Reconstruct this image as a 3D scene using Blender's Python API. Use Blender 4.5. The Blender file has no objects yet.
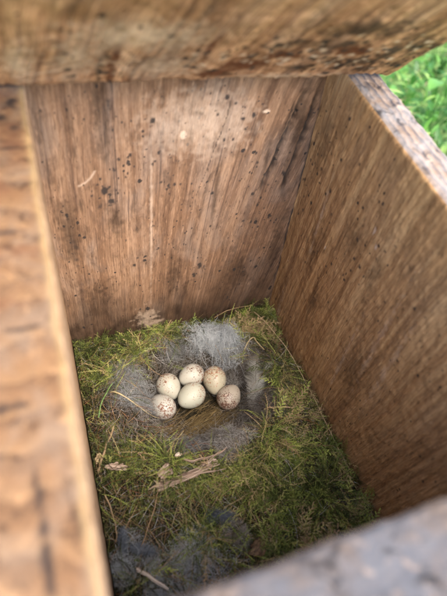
import bpy, math, random
import numpy as np
from mathutils import Matrix, Vector

# ------------------------------------------------------------------ camera, light, exposure
S = 0.001                                   # everything below is written in millimetres
sc = bpy.context.scene
col = sc.collection
cam_data = bpy.data.cameras.new('camera')
cam = bpy.data.objects.new('camera', cam_data)
col.objects.link(cam)
CAM = np.array([2.533, -206.514, 253.639])
RT = np.array([0.9370943, -0.3310676, 0.1106732])
DN = np.array([-0.1635619, -0.6965182, -0.6986487])
FW = np.array([0.3083858, 0.6365978, -0.7068532])
m = Matrix.Identity(4)
for i in range(3):
    m[i][0], m[i][1], m[i][2], m[i][3] = RT[i], -DN[i], -FW[i], CAM[i] * S
cam.matrix_world = m
cam_data.sensor_fit = 'HORIZONTAL'
cam_data.sensor_width = 36
cam_data.lens = 36 * 472.9 / 447
cam_data.clip_start = 0.004
cam_data.clip_end = 200
cam_data.dof.use_dof = True
cam_data.dof.focus_distance = 0.290
cam_data.dof.aperture_fstop = 10.5
sc.camera = cam

SUN_DIR = Vector((0.22, -0.60, 0.77)).normalized()      # towards the sun: in front of the box, high
world = bpy.data.worlds.new('World')
sc.world = world
world.use_nodes = True
wn = world.node_tree
bg = wn.nodes['Background']
sky = wn.nodes.new('ShaderNodeTexSky')
sky.sky_type = 'NISHITA'
sky.sun_disc = False
sky.sun_elevation = math.asin(SUN_DIR.z)
sky.sun_rotation = math.atan2(SUN_DIR.x, SUN_DIR.y)
sky.air_density = 1.0
sky.dust_density = 4.0
sky.ozone_density = 1.0
wn.links.new(sky.outputs[0], bg.inputs[0])
bg.inputs[1].default_value = 0.15
sun_data = bpy.data.lights.new('sun', 'SUN')
sun_data.energy = 0.85
sun_data.angle = math.radians(60)
sun_data.color = (1.0, 0.95, 0.87)
sun = bpy.data.objects.new('sun', sun_data)
col.objects.link(sun)
sun.rotation_euler = SUN_DIR.to_track_quat('Z', 'Y').to_euler()
sc.view_settings.view_transform = 'Standard'
sc.view_settings.look = 'None'
sc.view_settings.gamma = 1
sc.view_settings.use_curve_mapping = False
sc.view_settings.exposure = 2.5
try:
    sc.cycles.max_bounces = 8
    sc.cycles.diffuse_bounces = 5
    sc.cycles.transmission_bounces = 4
except Exception:
    pass

rng = np.random.default_rng(7)
random.seed(7)


# ------------------------------------------------------------------ numpy helpers
def _hash(ix, iy, iz, seed):
    h = (ix * 374761393 + iy * 668265263 + iz * 2147483647 + seed * 1274126177) & 0xFFFFFFFF
    h = ((h ^ (h >> 13)) * 1274126177) & 0xFFFFFFFF
    h = ((h ^ (h >> 16)) * 2246822519) & 0xFFFFFFFF
    return ((h ^ (h >> 15)) & 0xFFFF) / 32767.5 - 1.0


def vnoise(x, y, z, seed=0):
    """value noise in -1..1"""
    x, y, z = np.broadcast_arrays(np.asarray(x, float), np.asarray(y, float), np.asarray(z, float))
    ix, iy, iz = np.floor(x).astype(np.int64), np.floor(y).astype(np.int64), np.floor(z).astype(np.int64)
    fx, fy, fz = x - ix, y - iy, z - iz
    fx, fy, fz = [f * f * (3 - 2 * f) for f in (fx, fy, fz)]
    out = 0
    for dx in (0, 1):
        for dy in (0, 1):
            for dz in (0, 1):
                w = (fx if dx else 1 - fx) * (fy if dy else 1 - fy) * (fz if dz else 1 - fz)
                out = out + w * _hash(ix + dx, iy + dy, iz + dz, seed)
    return out


def fbm(x, y, z, octaves=3, seed=0):
    a, s, t = 1.0, 0.0, 0.0
    for o in range(octaves):
        s = s + a * vnoise(x * 2 ** o, y * 2 ** o, z * 2 ** o, seed + o * 17)
        t += a
        a *= 0.5
    return s / t


def make_mesh(name, V, F, mats, smooth=False, attrs=None, mat_idx=None):
    """V in mm, F (n,3) or (n,4) array"""
    V = np.asarray(V, float) * S
    F = np.asarray(F, np.int32)
    me = bpy.data.meshes.new(name)
    n, k = F.shape
    me.vertices.add(len(V))
    me.vertices.foreach_set('co', V.astype(np.float32).ravel())
    me.loops.add(n * k)
    me.loops.foreach_set('vertex_index', F.ravel())
    me.polygons.add(n)
    me.polygons.foreach_set('loop_start', np.arange(0, n * k, k, dtype=np.int32))
    me.polygons.foreach_set('loop_total', np.full(n, k, np.int32))
    if smooth:
        me.polygons.foreach_set('use_smooth', np.ones(n, bool))
    for mt in (mats if isinstance(mats, (list, tuple)) else [mats]):
        me.materials.append(mt)
    if mat_idx is not None:
        me.polygons.foreach_set('material_index', np.asarray(mat_idx, np.int32))
    for an, av in (attrs or {}).items():
        av = np.asarray(av, np.float32)
        if av.ndim == 1:
            a = me.attributes.new(an, 'FLOAT', 'POINT')
            a.data.foreach_set('value', av)
        else:
            a = me.attributes.new(an, 'FLOAT_VECTOR', 'POINT')
            a.data.foreach_set('vector', av.ravel())
    me.update(calc_edges=True)
    me.validate()
    return me


def link(name, me, parent=None, kind=None):
    o = bpy.data.objects.new(name, me)
    col.objects.link(o)
    if parent is not None:
        o.parent = parent
    if kind:
        o['kind'] = kind
    return o


def tag(o, label, cat, group=None):
    o['label'] = label
    o['category'] = cat
    if group:
        o['group'] = group
    return o


def thing(name, label, cat, group=None, loc=(0, 0, 0)):
    o = bpy.data.objects.new(name, None)
    col.objects.link(o)
    o.empty_display_size = 0.01
    o.location = [c * S for c in loc]
    return tag(o, label, cat, group)


def tubes(paths, radius, sides=3, taper=0.35):
    """paths (n,m,3) -> V, F(quads), per-vertex strand index"""
    P = np.asarray(paths, float)
    n, mm, _ = P.shape
    T = np.gradient(P, axis=1)
    T /= np.linalg.norm(T, axis=2, keepdims=True) + 1e-9
    ref = np.where(np.abs(T[..., 2:3]) > 0.8, np.array([1.0, 0, 0]), np.array([0, 0, 1.0]))
    A = np.cross(T, ref)
    A /= np.linalg.norm(A, axis=2, keepdims=True) + 1e-9
    Bn = np.cross(T, A)
    r = np.broadcast_to(np.asarray(radius, float).reshape(-1, 1), (n, mm)).copy()
    t = np.linspace(0, 1, mm)
    r = r * (taper + (1 - taper) * np.sqrt(np.clip(1 - t, 0, 1)))[None, :]
    ang = np.arange(sides) * 2 * math.pi / sides
    V = P[:, :, None, :] + r[:, :, None, None] * (np.cos(ang)[None, None, :, None] * A[:, :, None, :] + np.sin(ang)[None, None, :, None] * Bn[:, :, None, :])
    idx = np.arange(n * mm * sides).reshape(n, mm, sides)
    a = idx[:, :-1, :]
    b = idx[:, 1:, :]
    F = np.stack([a, np.roll(a, -1, 2), np.roll(b, -1, 2), b], axis=-1).reshape(-1, 4)
    sid = np.repeat(np.arange(n), mm * sides)
    return V.reshape(-1, 3), F, sid


def merge(parts):
    """list of (V,F,attr) with the same face size"""
    vs, fs, at, o = [], [], [], 0
    for V, F, a in parts:
        vs.append(V)
        fs.append(F + o)
        at.append(a)
        o += len(V)
    return np.concatenate(vs), np.concatenate(fs), np.concatenate(at)


# ------------------------------------------------------------------ materials
def new_mat(name):
    mt = bpy.data.materials.new(name)
    mt.use_nodes = True
    nt = mt.node_tree
    for n in list(nt.nodes):
        nt.nodes.remove(n)
    out = nt.nodes.new('ShaderNodeOutputMaterial')
    return mt, nt, out


class NB:
    """small node builder"""
    def __init__(s, nt):
        s.nt = nt

    def n(s, t, **kw):
        nd = s.nt.nodes.new(t)
        for k, v in kw.items():
            setattr(nd, k, v)
        return nd

    def l(s, a, b):
        s.nt.links.new(a, b)

    def val(s, sock, v):
        if hasattr(v, 'is_output') or isinstance(v, bpy.types.NodeSocket):
            s.l(v, sock)
        else:
            sock.default_value = v

    def math(s, op, a, b=0.0, clamp=False):
        nd = s.n('ShaderNodeMath', operation=op, use_clamp=clamp)
        s.val(nd.inputs[0], a)
        s.val(nd.inputs[1], b)
        return nd.outputs[0]

    def attr(s, name, out='Fac', typ='GEOMETRY'):
        nd = s.n('ShaderNodeAttribute', attribute_name=name, attribute_type=typ)
        return nd.outputs[out]

    def scale(s, vec, sx, sy, sz, off=(0, 0, 0)):
        nd = s.n('ShaderNodeMapping')
        s.l(vec, nd.inputs['Vector'])
        nd.inputs['Scale'].default_value = (sx, sy, sz)
        nd.inputs['Location'].default_value = off
        return nd.outputs[0]

    def noise(s, vec, scale=1.0, detail=4, rough=0.55, dist=0.0):
        nd = s.n('ShaderNodeTexNoise')
        s.l(vec, nd.inputs['Vector'])
        nd.inputs['Scale'].default_value = scale
        nd.inputs['Detail'].default_value = detail
        nd.inputs['Roughness'].default_value = rough
        nd.inputs['Distortion'].default_value = dist
        return nd.outputs[0]

    def ramp(s, fac, stops, interp='LINEAR'):
        nd = s.n('ShaderNodeValToRGB')
        cr = nd.color_ramp
        cr.interpolation = interp
        while len(cr.elements) < len(stops):
            cr.elements.new(0.5)
        for e, (p, c) in zip(cr.elements, stops):
            e.position = p
            e.color = (*c, 1) if len(c) == 3 else c
        s.l(fac, nd.inputs[0])
        return nd.outputs[0]

    def mix(s, fac, a, b, mode='MIX'):
        nd = s.n('ShaderNodeMix', data_type='RGBA', blend_type=mode)
        s.val(nd.inputs[0], fac)
        for sock, v in ((nd.inputs[6], a), (nd.inputs[7], b)):
            if isinstance(v, tuple):
                sock.default_value = (*v, 1)
            else:
                s.l(v, sock)
        return nd.outputs[2]

    def step(s, v, lo, hi):
        nd = s.n('ShaderNodeMapRange', interpolation_type='SMOOTHSTEP')
        s.l(v, nd.inputs[0])
        nd.inputs[1].default_value = lo
        nd.inputs[2].default_value = hi
        return nd.outputs[0]

    def bump(s, h, strength=0.5, dist=0.3, normal=None):
        nd = s.n('ShaderNodeBump')
        nd.inputs['Strength'].default_value = strength
        nd.inputs['Distance'].default_value = dist * S
        s.l(h, nd.inputs['Height'])
        if normal is not None:
            s.l(normal, nd.inputs['Normal'])
        return nd.outputs[0]


def wood_mat(name, light, mid, dark, seed=0.0, grey=0.25, speck=0.5, grey_col=(0.33, 0.28, 0.23), stripe=0.5):
    """weathered sawn softwood; the attribute 'gco' carries (across, depth, along the grain) in mm"""
    mt, nt, out = new_mat(name)
    b = NB(nt)
    g = b.attr('gco', 'Vector')
    off = (seed * 13.7, seed * 7.1, seed * 3.3)
    wide = b.noise(b.scale(g, 0.075, 0.075, 0.0035, off), 1, 3, 0.5, 0.4)
    band = b.noise(b.scale(g, 0.34, 0.34, 0.005, off), 1, 4, 0.6, 0.5)
    streak = b.noise(b.scale(g, 0.75, 0.75, 0.008, off), 1, 3, 0.6, 0.3)
    fine = b.noise(b.scale(g, 1.2, 1.2, 0.10, off), 1, 4, 0.66, 0.3)
    fibre = b.noise(b.scale(g, 2.2, 2.2, 0.45, off), 1, 4, 0.72, 0.3)
    dirt = b.noise(b.scale(g, 0.16, 0.16, 0.07, off), 1, 6, 0.7, 0.7)
    blot = b.noise(b.scale(g, 0.05, 0.05, 0.02, off), 1, 5, 0.6, 0.6)
    t = b.math('ADD', b.math('MULTIPLY', wide, 0.45), b.math('MULTIPLY', band, 0.55))
    c = b.ramp(t, [(0.33, dark), (0.46, mid), (0.60, light), (0.75, tuple(min(1, x * 1.15) for x in light))])
    # long thin latewood lines, reddish dark
    line = b.math('SUBTRACT', 1.0, b.step(streak, 0.34, 0.46))
    c = b.mix(b.math('MULTIPLY', b.math('MULTIPLY', line, stripe), b.step(blot, 0.36, 0.6)), c, (dark[0] * .62, dark[1] * .48, dark[2] * .42))
    fs = b.step(fine, 0.36, 0.62)
    c = b.mix(b.math('MULTIPLY', b.math('SUBTRACT', 1.0, fs), 0.34), c, tuple(x * 0.5 for x in dark))
    fl = b.step(fibre, 0.55, 0.78)
    c = b.mix(b.math('MULTIPLY', fl, 0.4), c, tuple(min(1, x * 1.25) for x in light))
    # greyed skin of old wood, in patches
    gm = b.math('MULTIPLY', b.step(blot, 0.42, 0.72), grey)
    c = b.mix(gm, c, grey_col)
    c = b.mix(b.math('MULTIPLY', b.step(dirt, 0.46, 0.68), 0.45), c, tuple(x * 0.55 for x in dark))
    dash = b.noise(b.scale(g, 1.15, 1.15, 0.14, off), 1, 3, 0.6, 0.3)
    c = b.mix(b.math('MULTIPLY', b.step(dash, 0.57, 0.70), 0.4), c, tuple(min(1, x * 1.35) for x in light))
    c = b.mix(b.math('MULTIPLY', b.math('SUBTRACT', 1.0, b.step(dash, 0.28, 0.42)), 0.65), c, tuple(x * 0.4 for x in dark))
    # tiny dark flecks scattered over the face
    v2 = b.n('ShaderNodeTexVoronoi', feature='F1')
    b.l(b.scale(g, 0.62, 0.62, 0.36, off), v2.inputs['Vector'])
    v2.inputs['Scale'].default_value = 1.0
    s2 = b.n('ShaderNodeSeparateColor')
    b.l(v2.outputs['Color'], s2.inputs[0])
    r2 = b.math('MULTIPLY', b.math('POWER', s2.outputs[1], 2.5), b.math('MULTIPLY', b.step(b.noise(b.scale(g, 0.035, 0.035, 0.03, (seed, 1, 2)), 1, 4, 0.6), 0.36, 0.66), 0.42 * speck))
    f2 = b.step(b.math('SUBTRACT', r2, v2.outputs['Distance']), -0.03, 0.10)
    c = b.mix(b.math('MULTIPLY', f2, 0.85), c, (0.03, 0.022, 0.018))
    # moist stains of their own shape, plus shade painted on the back board
    c = b.mix(b.math('MULTIPLY', b.attr('damp_shade'), b.math('ADD', 0.65, b.math('MULTIPLY', dirt, 0.7)), True), c, (0.026, 0.014, 0.007))
    c = b.mix(b.math('MULTIPLY', b.attr('rust'), b.math('ADD', 0.3, b.math('MULTIPLY', band, 1.2)), True), c, (0.12, 0.042, 0.016))
    c = b.mix(b.math('MULTIPLY', b.attr('pale'), b.math('ADD', 0.25, fibre), True), c, (0.60, 0.46, 0.34))
    # mouldy specks, plus the crack shade painted on the back board
    vo = b.n('ShaderNodeTexVoronoi', feature='F1')
    wob = b.noise(b.scale(g, 1.6, 1.6, 1.6), 1, 2)
    vm = b.n('ShaderNodeVectorMath', operation='ADD')
    b.l(b.scale(g, 0.42, 0.42, 0.34, off), vm.inputs[0])
    b.l(b.math('MULTIPLY', wob, 0.6), vm.inputs[1])
    b.l(vm.outputs[0], vo.inputs['Vector'])
    vo.inputs['Scale'].default_value = 1.0
    cl = b.noise(b.scale(g, 0.055, 0.055, 0.05, (seed, 4, 9)), 1, 3, 0.6)
    sep = b.n('ShaderNodeSeparateColor')
    b.l(vo.outputs['Color'], sep.inputs[0])
    rad = b.math('MULTIPLY', b.math('POWER', sep.outputs[0], 3.0), b.math('MULTIPLY', b.step(cl, 0.42, 0.72), 0.8 * speck))
    sp = b.step(b.math('SUBTRACT', rad, vo.outputs['Distance']), 0.0, 0.08)
    sp = b.math('MAXIMUM', sp, b.attr('mould_shade'))
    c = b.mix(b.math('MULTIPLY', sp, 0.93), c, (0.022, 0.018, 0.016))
    p = b.n('ShaderNodeBsdfPrincipled')
    b.l(c, p.inputs['Base Color'])
    p.inputs['Roughness'].default_value = 0.78
    p.inputs['Specular IOR Level'].default_value = 0.25
    h = b.math('ADD', b.math('ADD', b.math('MULTIPLY', fine, 0.7), b.math('MULTIPLY', fibre, 0.5)), dash)
    b.l(b.bump(h, 0.9, 0.6), p.inputs['Normal'])
    b.l(p.outputs[0], out.inputs[0])
    return mt


def end_mat(name, light, mid, dark, grey, seed=0.0, gw=0.5, ring_dir='Y', rings=0.9, rs=0.05, dist=4.0):
    """sawn end grain: growth-ring bands, greyed by weather"""
    mt, nt, out = new_mat(name)
    b = NB(nt)
    g = b.attr('gco', 'Vector')
    off = (seed * 5.1, seed * 3.7, seed)
    wv = b.n('ShaderNodeTexWave', wave_type='BANDS', bands_direction=ring_dir, wave_profile='SAW')
    b.l(b.scale(g, rs, rs, 0.0, off), wv.inputs['Vector'])
    wv.inputs['Scale'].default_value = 1.5
    wv.inputs['Distortion'].default_value = dist
    wv.inputs['Detail'].default_value = 3
    wv.inputs['Detail Scale'].default_value = 1.2
    blot = b.noise(b.scale(g, 0.07, 0.07, 0.07, off), 1, 5, 0.62, 0.5)
    gr = b.noise(b.scale(g, 0.8, 0.8, 0.8, off), 1, 4, 0.7)
    wv2 = b.math('ADD', b.math('MULTIPLY', wv.outputs['Fac'], 0.55), b.math('MULTIPLY', b.noise(b.scale(g, .12, .12, .12, off), 1, 5, .65, 1.0), 0.5))
    c = b.ramp(wv2, [(0.15, light), (0.5, mid), (0.75, dark), (0.95, mid)])
    c = b.mix(1 - rings, c, light)
    c = b.mix(b.math('MULTIPLY', b.step(blot, 0.36, 0.66), gw), c, grey)
    c = b.mix(b.math('MULTIPLY', b.step(gr, 0.48, 0.7), 0.4), c, tuple(x * 0.5 for x in mid))
    dk = b.noise(b.scale(g, 0.16, 0.16, 0.16, (seed, 3, 8)), 1, 5, 0.68, 0.6)
    c = b.mix(b.math('MULTIPLY', b.step(dk, 0.53, 0.68), 0.8), c, tuple(x * .35 for x in dark))
    dl = b.noise(b.scale(g, 0.20, 0.20, 0.20, (seed, 13, 5)), 1, 4, 0.65, 0.6)
    c = b.mix(b.math('MULTIPLY', b.step(dl, 0.57, 0.70), 0.6), c, tuple(min(1, x * 1.7) for x in light))
    c = b.mix(b.attr('rust'), c, (0.10, 0.046, 0.022))
    c = b.mix(b.attr('damp_shade'), c, (0.02, 0.013, 0.010))
    c = b.mix(b.attr('pale'), c, (0.30, 0.21, 0.095))
    p = b.n('ShaderNodeBsdfPrincipled')
    b.l(c, p.inputs['Base Color'])
    p.inputs['Roughness'].default_value = 0.8
    p.inputs['Specular IOR Level'].default_value = 0.2
    b.l(b.bump(gr, 0.6, 0.5), p.inputs['Normal'])
    b.l(p.outputs[0], out.inputs[0])
    return mt


def tint_mat(name, stops, rough=0.8, transl=0.25, spec=0.2, sheen=0.0, tint='tint'):
    """colour from the per-strand attribute 'tint'"""
    mt, nt, out = new_mat(name)
    b = NB(nt)
    c = b.ramp(b.attr(tint), stops)
    p = b.n('ShaderNodeBsdfPrincipled')
    b.l(c, p.inputs['Base Color'])
    p.inputs['Roughness'].default_value = rough
    p.inputs['Specular IOR Level'].default_value = spec
    if sheen:
        p.inputs['Sheen Weight'].default_value = sheen
    if transl > 0:
        tr = b.n('ShaderNodeBsdfTranslucent')
        b.l(c, tr.inputs[0])
        mx = b.n('ShaderNodeMixShader')
        mx.inputs[0].default_value = transl
        b.l(p.outputs[0], mx.inputs[1])
        b.l(tr.outputs[0], mx.inputs[2])
        b.l(mx.outputs[0], out.inputs[0])
    else:
        b.l(p.outputs[0], out.inputs[0])
    return mt


def noise_mat(name, stops, scale=0.5, rough=0.85, bump=0.4, bdist=0.4, stretch=(1, 1, 1)):
    mt, nt, out = new_mat(name)
    b = NB(nt)
    tc = b.n('ShaderNodeTexCoord')
    k = 1000.0 * scale
    v = b.scale(tc.outputs['Object'], k * stretch[0], k * stretch[1], k * stretch[2])
    nz = b.noise(v, 1, 5, 0.65, 0.4)
    c = b.ramp(nz, stops)
    p = b.n('ShaderNodeBsdfPrincipled')
    b.l(c, p.inputs['Base Color'])
    p.inputs['Roughness'].default_value = rough
    p.inputs['Specular IOR Level'].default_value = 0.2
    b.l(b.bump(nz, bump, bdist), p.inputs['Normal'])
    b.l(p.outputs[0], out.inputs[0])
    return mt


def egg_mat(name, base, spots, seed, amount=0.5, fine=0.5, blotch=0.4, warm=0.0):
    """cream shell with rust speckles gathered at the blunt end (object -X)"""
    mt, nt, out = new_mat(name)
    b = NB(nt)
    tc = b.n('ShaderNodeTexCoord')
    v = b.scale(tc.outputs['Object'], 1000, 1000, 1000, (seed * 11.3, seed * 5.7, seed * 2.9))
    raw = b.scale(tc.outputs['Object'], 1000, 1000, 1000)
    sx = b.n('ShaderNodeSeparateXYZ')
    b.l(raw, sx.inputs[0])
    blunt = b.step(b.math('MULTIPLY', sx.outputs[0], -1.0), -6.0, 8.0)
    cl = b.noise(b.scale(v, 0.22, 0.22, 0.22), 1, 3, 0.6)
    dens = b.math('MULTIPLY', b.math('ADD', b.math('MULTIPLY', b.step(cl, 0.3, 0.7), 0.8), blunt), 0.62)
    shell = b.mix(b.noise(b.scale(v, 0.18, 0.18, 0.18), 1, 3), tuple(x * 0.93 for x in base), base)
    c = shell
    wob = b.n('ShaderNodeTexNoise')
    b.l(v, wob.inputs['Vector'])
    wob.inputs['Scale'].default_value = 1.3
    wob.inputs['Detail'].default_value = 3

    def layer(c, sc_, rmax, power, colr, strength, o):
        vo = b.n('ShaderNodeTexVoronoi', feature='F1')
        vm = b.n('ShaderNodeVectorMath', operation='MULTIPLY_ADD')
        b.l(wob.outputs['Color'], vm.inputs[0])
        vm.inputs[1].default_value = (0.55, 0.55, 0.55)
        b.l(b.scale(v, sc_, sc_, sc_, (o, o, o)), vm.inputs[2])
        b.l(vm.outputs[0], vo.inputs['Vector'])
        vo.inputs['Scale'].default_value = 1.0
        sep = b.n('ShaderNodeSeparateColor')
        b.l(vo.outputs['Color'], sep.inputs[0])
        r = b.math('MULTIPLY', b.math('POWER', sep.outputs[0], power), b.math('MULTIPLY', dens, rmax))
        mk = b.step(b.math('SUBTRACT', r, vo.outputs['Distance']), -0.01, 0.10)
        tone = b.mix(sep.outputs[1], tuple(x * 0.7 for x in colr), tuple(min(1, x * 1.5) for x in colr))
        return b.mix(b.math('MULTIPLY', mk, strength), c, tone)
    c = layer(c, 0.62, 1.7 * blotch, 1.6, (0.50, 0.33, 0.27), 0.55, 3.3)
    c = layer(c, 0.8, 1.75 * amount, 1.5, spots, 0.92, 0.0)
    c = layer(c, 1.5, 1.6 * fine, 1.4, spots, 0.85, 7.7)
    grime = b.noise(b.scale(v, 0.9, 0.9, 0.9), 1, 4, 0.7)
    c = b.mix(b.math('MULTIPLY', b.step(grime, 0.55, 0.8), 0.22), c, (0.45, 0.36, 0.25))
    if warm:
        c = b.mix(warm, c, (0.40, 0.25, 0.20))
    p = b.n('ShaderNodeBsdfPrincipled')
    b.l(c, p.inputs['Base Color'])
    p.inputs['Roughness'].default_value = 0.42
    p.inputs['Specular IOR Level'].default_value = 0.35
    p.inputs['Subsurface Weight'].default_value = 0.12
    p.inputs['Subsurface Radius'].default_value = (1.0, 0.6, 0.4)
    p.inputs['Subsurface Scale'].default_value = 0.001
    b.l(b.bump(b.noise(b.scale(v, 5, 5, 5), 1, 3), 0.15, 0.08), p.inputs['Normal'])
    b.l(p.outputs[0], out.inputs[0])
    return mt


# ------------------------------------------------------------------ the box
W, D, ZB = 140.0, 185.0, -75.0
ZT, SL = 180.8, 0.18


def top_z(y):
    return ZT + SL * y


def grid_face(axis, const, A, B, flip):
    """grid over the other two axes (in order)"""
    a, bb = np.meshgrid(A, B, indexing='ij')
    P = np.zeros(a.shape + (3,))
    o = [i for i in range(3) if i != axis]
    P[..., axis] = const
    P[..., o[0]] = a
    P[..., o[1]] = bb
    idx = np.arange(a.size).reshape(a.shape)
    F = np.stack([idx[:-1, :-1], idx[1:, :-1], idx[1:, 1:], idx[:-1, 1:]], -1).reshape(-1, 4)
    if flip:
        F = F[:, ::-1]
    return P.reshape(-1, 3), F


def panel(name, lo, hi, grids, mats, face_mat, gco, relief, parent, r0=1.6, slope=None, stains=None, seed=0, label=None, loc=None, rot=None, rough_edge=0.7):
    """solid board with worn arrises and relief along its grain. grids[(axis, side)] = (arrayA, arrayB)"""
    lo, hi = np.array(lo, float), np.array(hi, float)
    vs, fs, mi, o = [], [], [], 0
    for axis in range(3):
        oth = [i for i in range(3) if i != axis]
        for side in (0, 1):
            gr = grids.get((axis, side))
            if gr is None:
                gr = [np.unique(np.concatenate([[lo[i], lo[i] + 0.8, lo[i] + 2.2, hi[i] - 2.2, hi[i] - 0.8, hi[i]], np.linspace(lo[i], hi[i], max(2, int((hi[i] - lo[i]) / 6)))])) for i in oth]
            flip = (side == 1) == (axis == 1)
            P, F = grid_face(axis, hi[axis] if side else lo[axis], gr[0], gr[1], flip)
            vs.append(P)
            fs.append(F + o)
            mi.append(np.full(len(F), face_mat.get((axis, side), 0)))
            o += len(P)
    P, F, mi = np.concatenate(vs), np.concatenate(fs), np.concatenate(mi)
    r = r0 * (1 + rough_edge * fbm(P[:, 0] * .12, P[:, 1] * .12, P[:, 2] * .12, 3, seed + 5))
    r = np.clip(r, 0.3, (hi - lo).min() * 0.45)[:, None]
    Q = np.clip(P, lo + r, hi - r)
    v = P - Q
    nn = v / (np.linalg.norm(v, axis=1, keepdims=True) + 1e-9)
    G = gco(P)
    h = relief(P, G)
    P2 = Q + nn * (r + h[:, None])
    at = {'gco': G}
    st = stains(P) if stains else {}
    for k in ('damp_shade', 'pale', 'mould_shade', 'rust'):
        at[k] = st.get(k, np.zeros(len(P)))
    if slope is not None:
        k = np.clip((P2[:, 2] - lo[2]) / (hi[2] - lo[2]), 0, 1.2)
        P2[:, 2] += k * (slope(P2[:, 1]) - hi[2])
    me = make_mesh(name, P2, F, mats, True, at, mi)
    ob = link(name, me, parent)
    if label:
        ob['label'] = label
    if loc is not None:
        ob.location = [c * S for c in loc]
    if rot is not None:
        ob.rotation_euler = rot
    return ob


def dense(lo, hi, a, b, st):
    """coordinates from lo to hi, fine between a and b"""
    return np.unique(np.round(np.concatenate([np.linspace(lo, a, max(2, int((a - lo) / 8) + 1)) if a > lo else [lo], np.arange(a, b, st), np.linspace(b, hi, max(2, int((hi - b) / 8) + 1)) if hi > b else [hi]]), 4))


def sawn(amp=1.0, seed=0):
    def f(P, G):
        return amp * (0.38 * fbm(G[:, 0] * .22, G[:, 1] * .22, G[:, 2] * .012, 3, seed) + 0.16 * fbm(G[:, 0] * .9, G[:, 1] * .9, G[:, 2] * .05, 2, seed + 9) + 0.14 * fbm(G[:, 0] * .7, G[:, 1] * .7, G[:, 2] * .16, 2, seed + 13))
    return f


def blobs(a, b, spots, wob=0.35, seed=0, edge=0.35):
    """sum of soft-edged irregular spots (a, b, radius_a, radius_b)"""
    out = np.zeros(len(a))
    nz = fbm(a * .45, b * .45, 0 * a, 3, seed)
    for (ca, cb, ra, rb) in spots:
        d = np.sqrt(((a - ca) / ra) ** 2 + ((b - cb) / rb) ** 2) + wob * nz
        out = np.maximum(out, np.clip((1 - d) / edge, 0, 1))
    return out


box = thing('nest_box', 'open wooden nest box of weathered brown boards holding the nest', 'nest box')

M_back = wood_mat('back_wood', (0.31, 0.19, 0.115), (0.19, 0.107, 0.06), (0.078, 0.039, 0.021), 1.0, 0.45, 1.0, (0.215, 0.172, 0.142), 0.85)
M_right = wood_mat('side_wood', (0.50, 0.31, 0.145), (0.36, 0.20, 0.085), (0.20, 0.105, 0.045), 2.3, 0.2, 0.6, (0.27, 0.19, 0.125), 0.4)
M_left = wood_mat('side_wood_light', (0.46, 0.30, 0.17), (0.33, 0.2, 0.105), (0.17, 0.095, 0.05), 3.1, 0.2, 0.5)
M_front = wood_mat('front_wood', (0.40, 0.27, 0.17), (0.28, 0.18, 0.105), (0.15, 0.09, 0.05), 4.4, 0.3, 0.5)
M_lid = wood_mat('lid_wood', (0.62, 0.36, 0.20), (0.39, 0.20, 0.105), (0.10, 0.045, 0.022), 5.2, 0.25, 1.0, (0.36, 0.30, 0.26), 0.8)
M_floor = wood_mat('floor_wood', (0.3, 0.2, 0.12), (0.22, 0.14, 0.08), (0.12, 0.07, 0.04), 6.0, 0.2, 0.5)
E_right = end_mat('right_end_grain', (0.27, 0.205, 0.155), (0.18, 0.125, 0.09), (0.05, 0.048, 0.058), (0.22, 0.22, 0.225), 1.0, 0.7, 'Y', 0.95)
E_left = end_mat('left_end_grain', (0.165, 0.094, 0.044), (0.112, 0.055, 0.025), (0.05, 0.022, 0.011), (0.145, 0.11, 0.08), 2.0, 0.5, 'X', 0.6, 0.022, 7.0)
E_front = end_mat('front_end_grain', (0.12, 0.09, 0.07), (0.068, 0.052, 0.043), (0.026, 0.023, 0.023), (0.074, 0.078, 0.088), 3.0, 0.85, 'Y', 0.6)


# back board: grain fans out to the right, with two open shakes near the corner
def g_back(P):
    x, z = P[:, 0], P[:, 2]
    s = np.clip((x - 45) / 85, 0, 1.1) * 0.2
    return np.stack([x - s * (z - 20) + 1.2 * fbm(x * .03, z * .02, 0 * x, 2, 3), P[:, 1], z], 1)


def relief_back(P, G):
    h = sawn(1.15, 11)(P, G)
    inner = P[:, 1] < 1
    for (x0, z0, x1, z1, w, dep) in ((130, 166, 114, 106, 1.3, 3.6), (137.5, 168, 128, 104, 1.1, 2.6), (125, 160, 119, 128, .7, 1.6), (93, 172, 74, 70, 0.45, 0.7), (32, 178, 30, 130, 0.5, 0.8), (53, 140, 56, 60, 0.35, 0.5)):
        t = np.clip((P[:, 2] - z1) / (z0 - z1), -0.2, 1.2)
        xc = x1 + (x0 - x1) * t + 0.8 * vnoise(P[:, 2] * .08, 0, 0, 4) + 0.3 * vnoise(P[:, 2] * .5, 0, 0, 5)
        env = np.clip(np.minimum(t, 1 - t) * 5, 0, 1)
        h = h - dep * env * np.exp(-((P[:, 0] - xc) / w) ** 2) * inner
    return h


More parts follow.
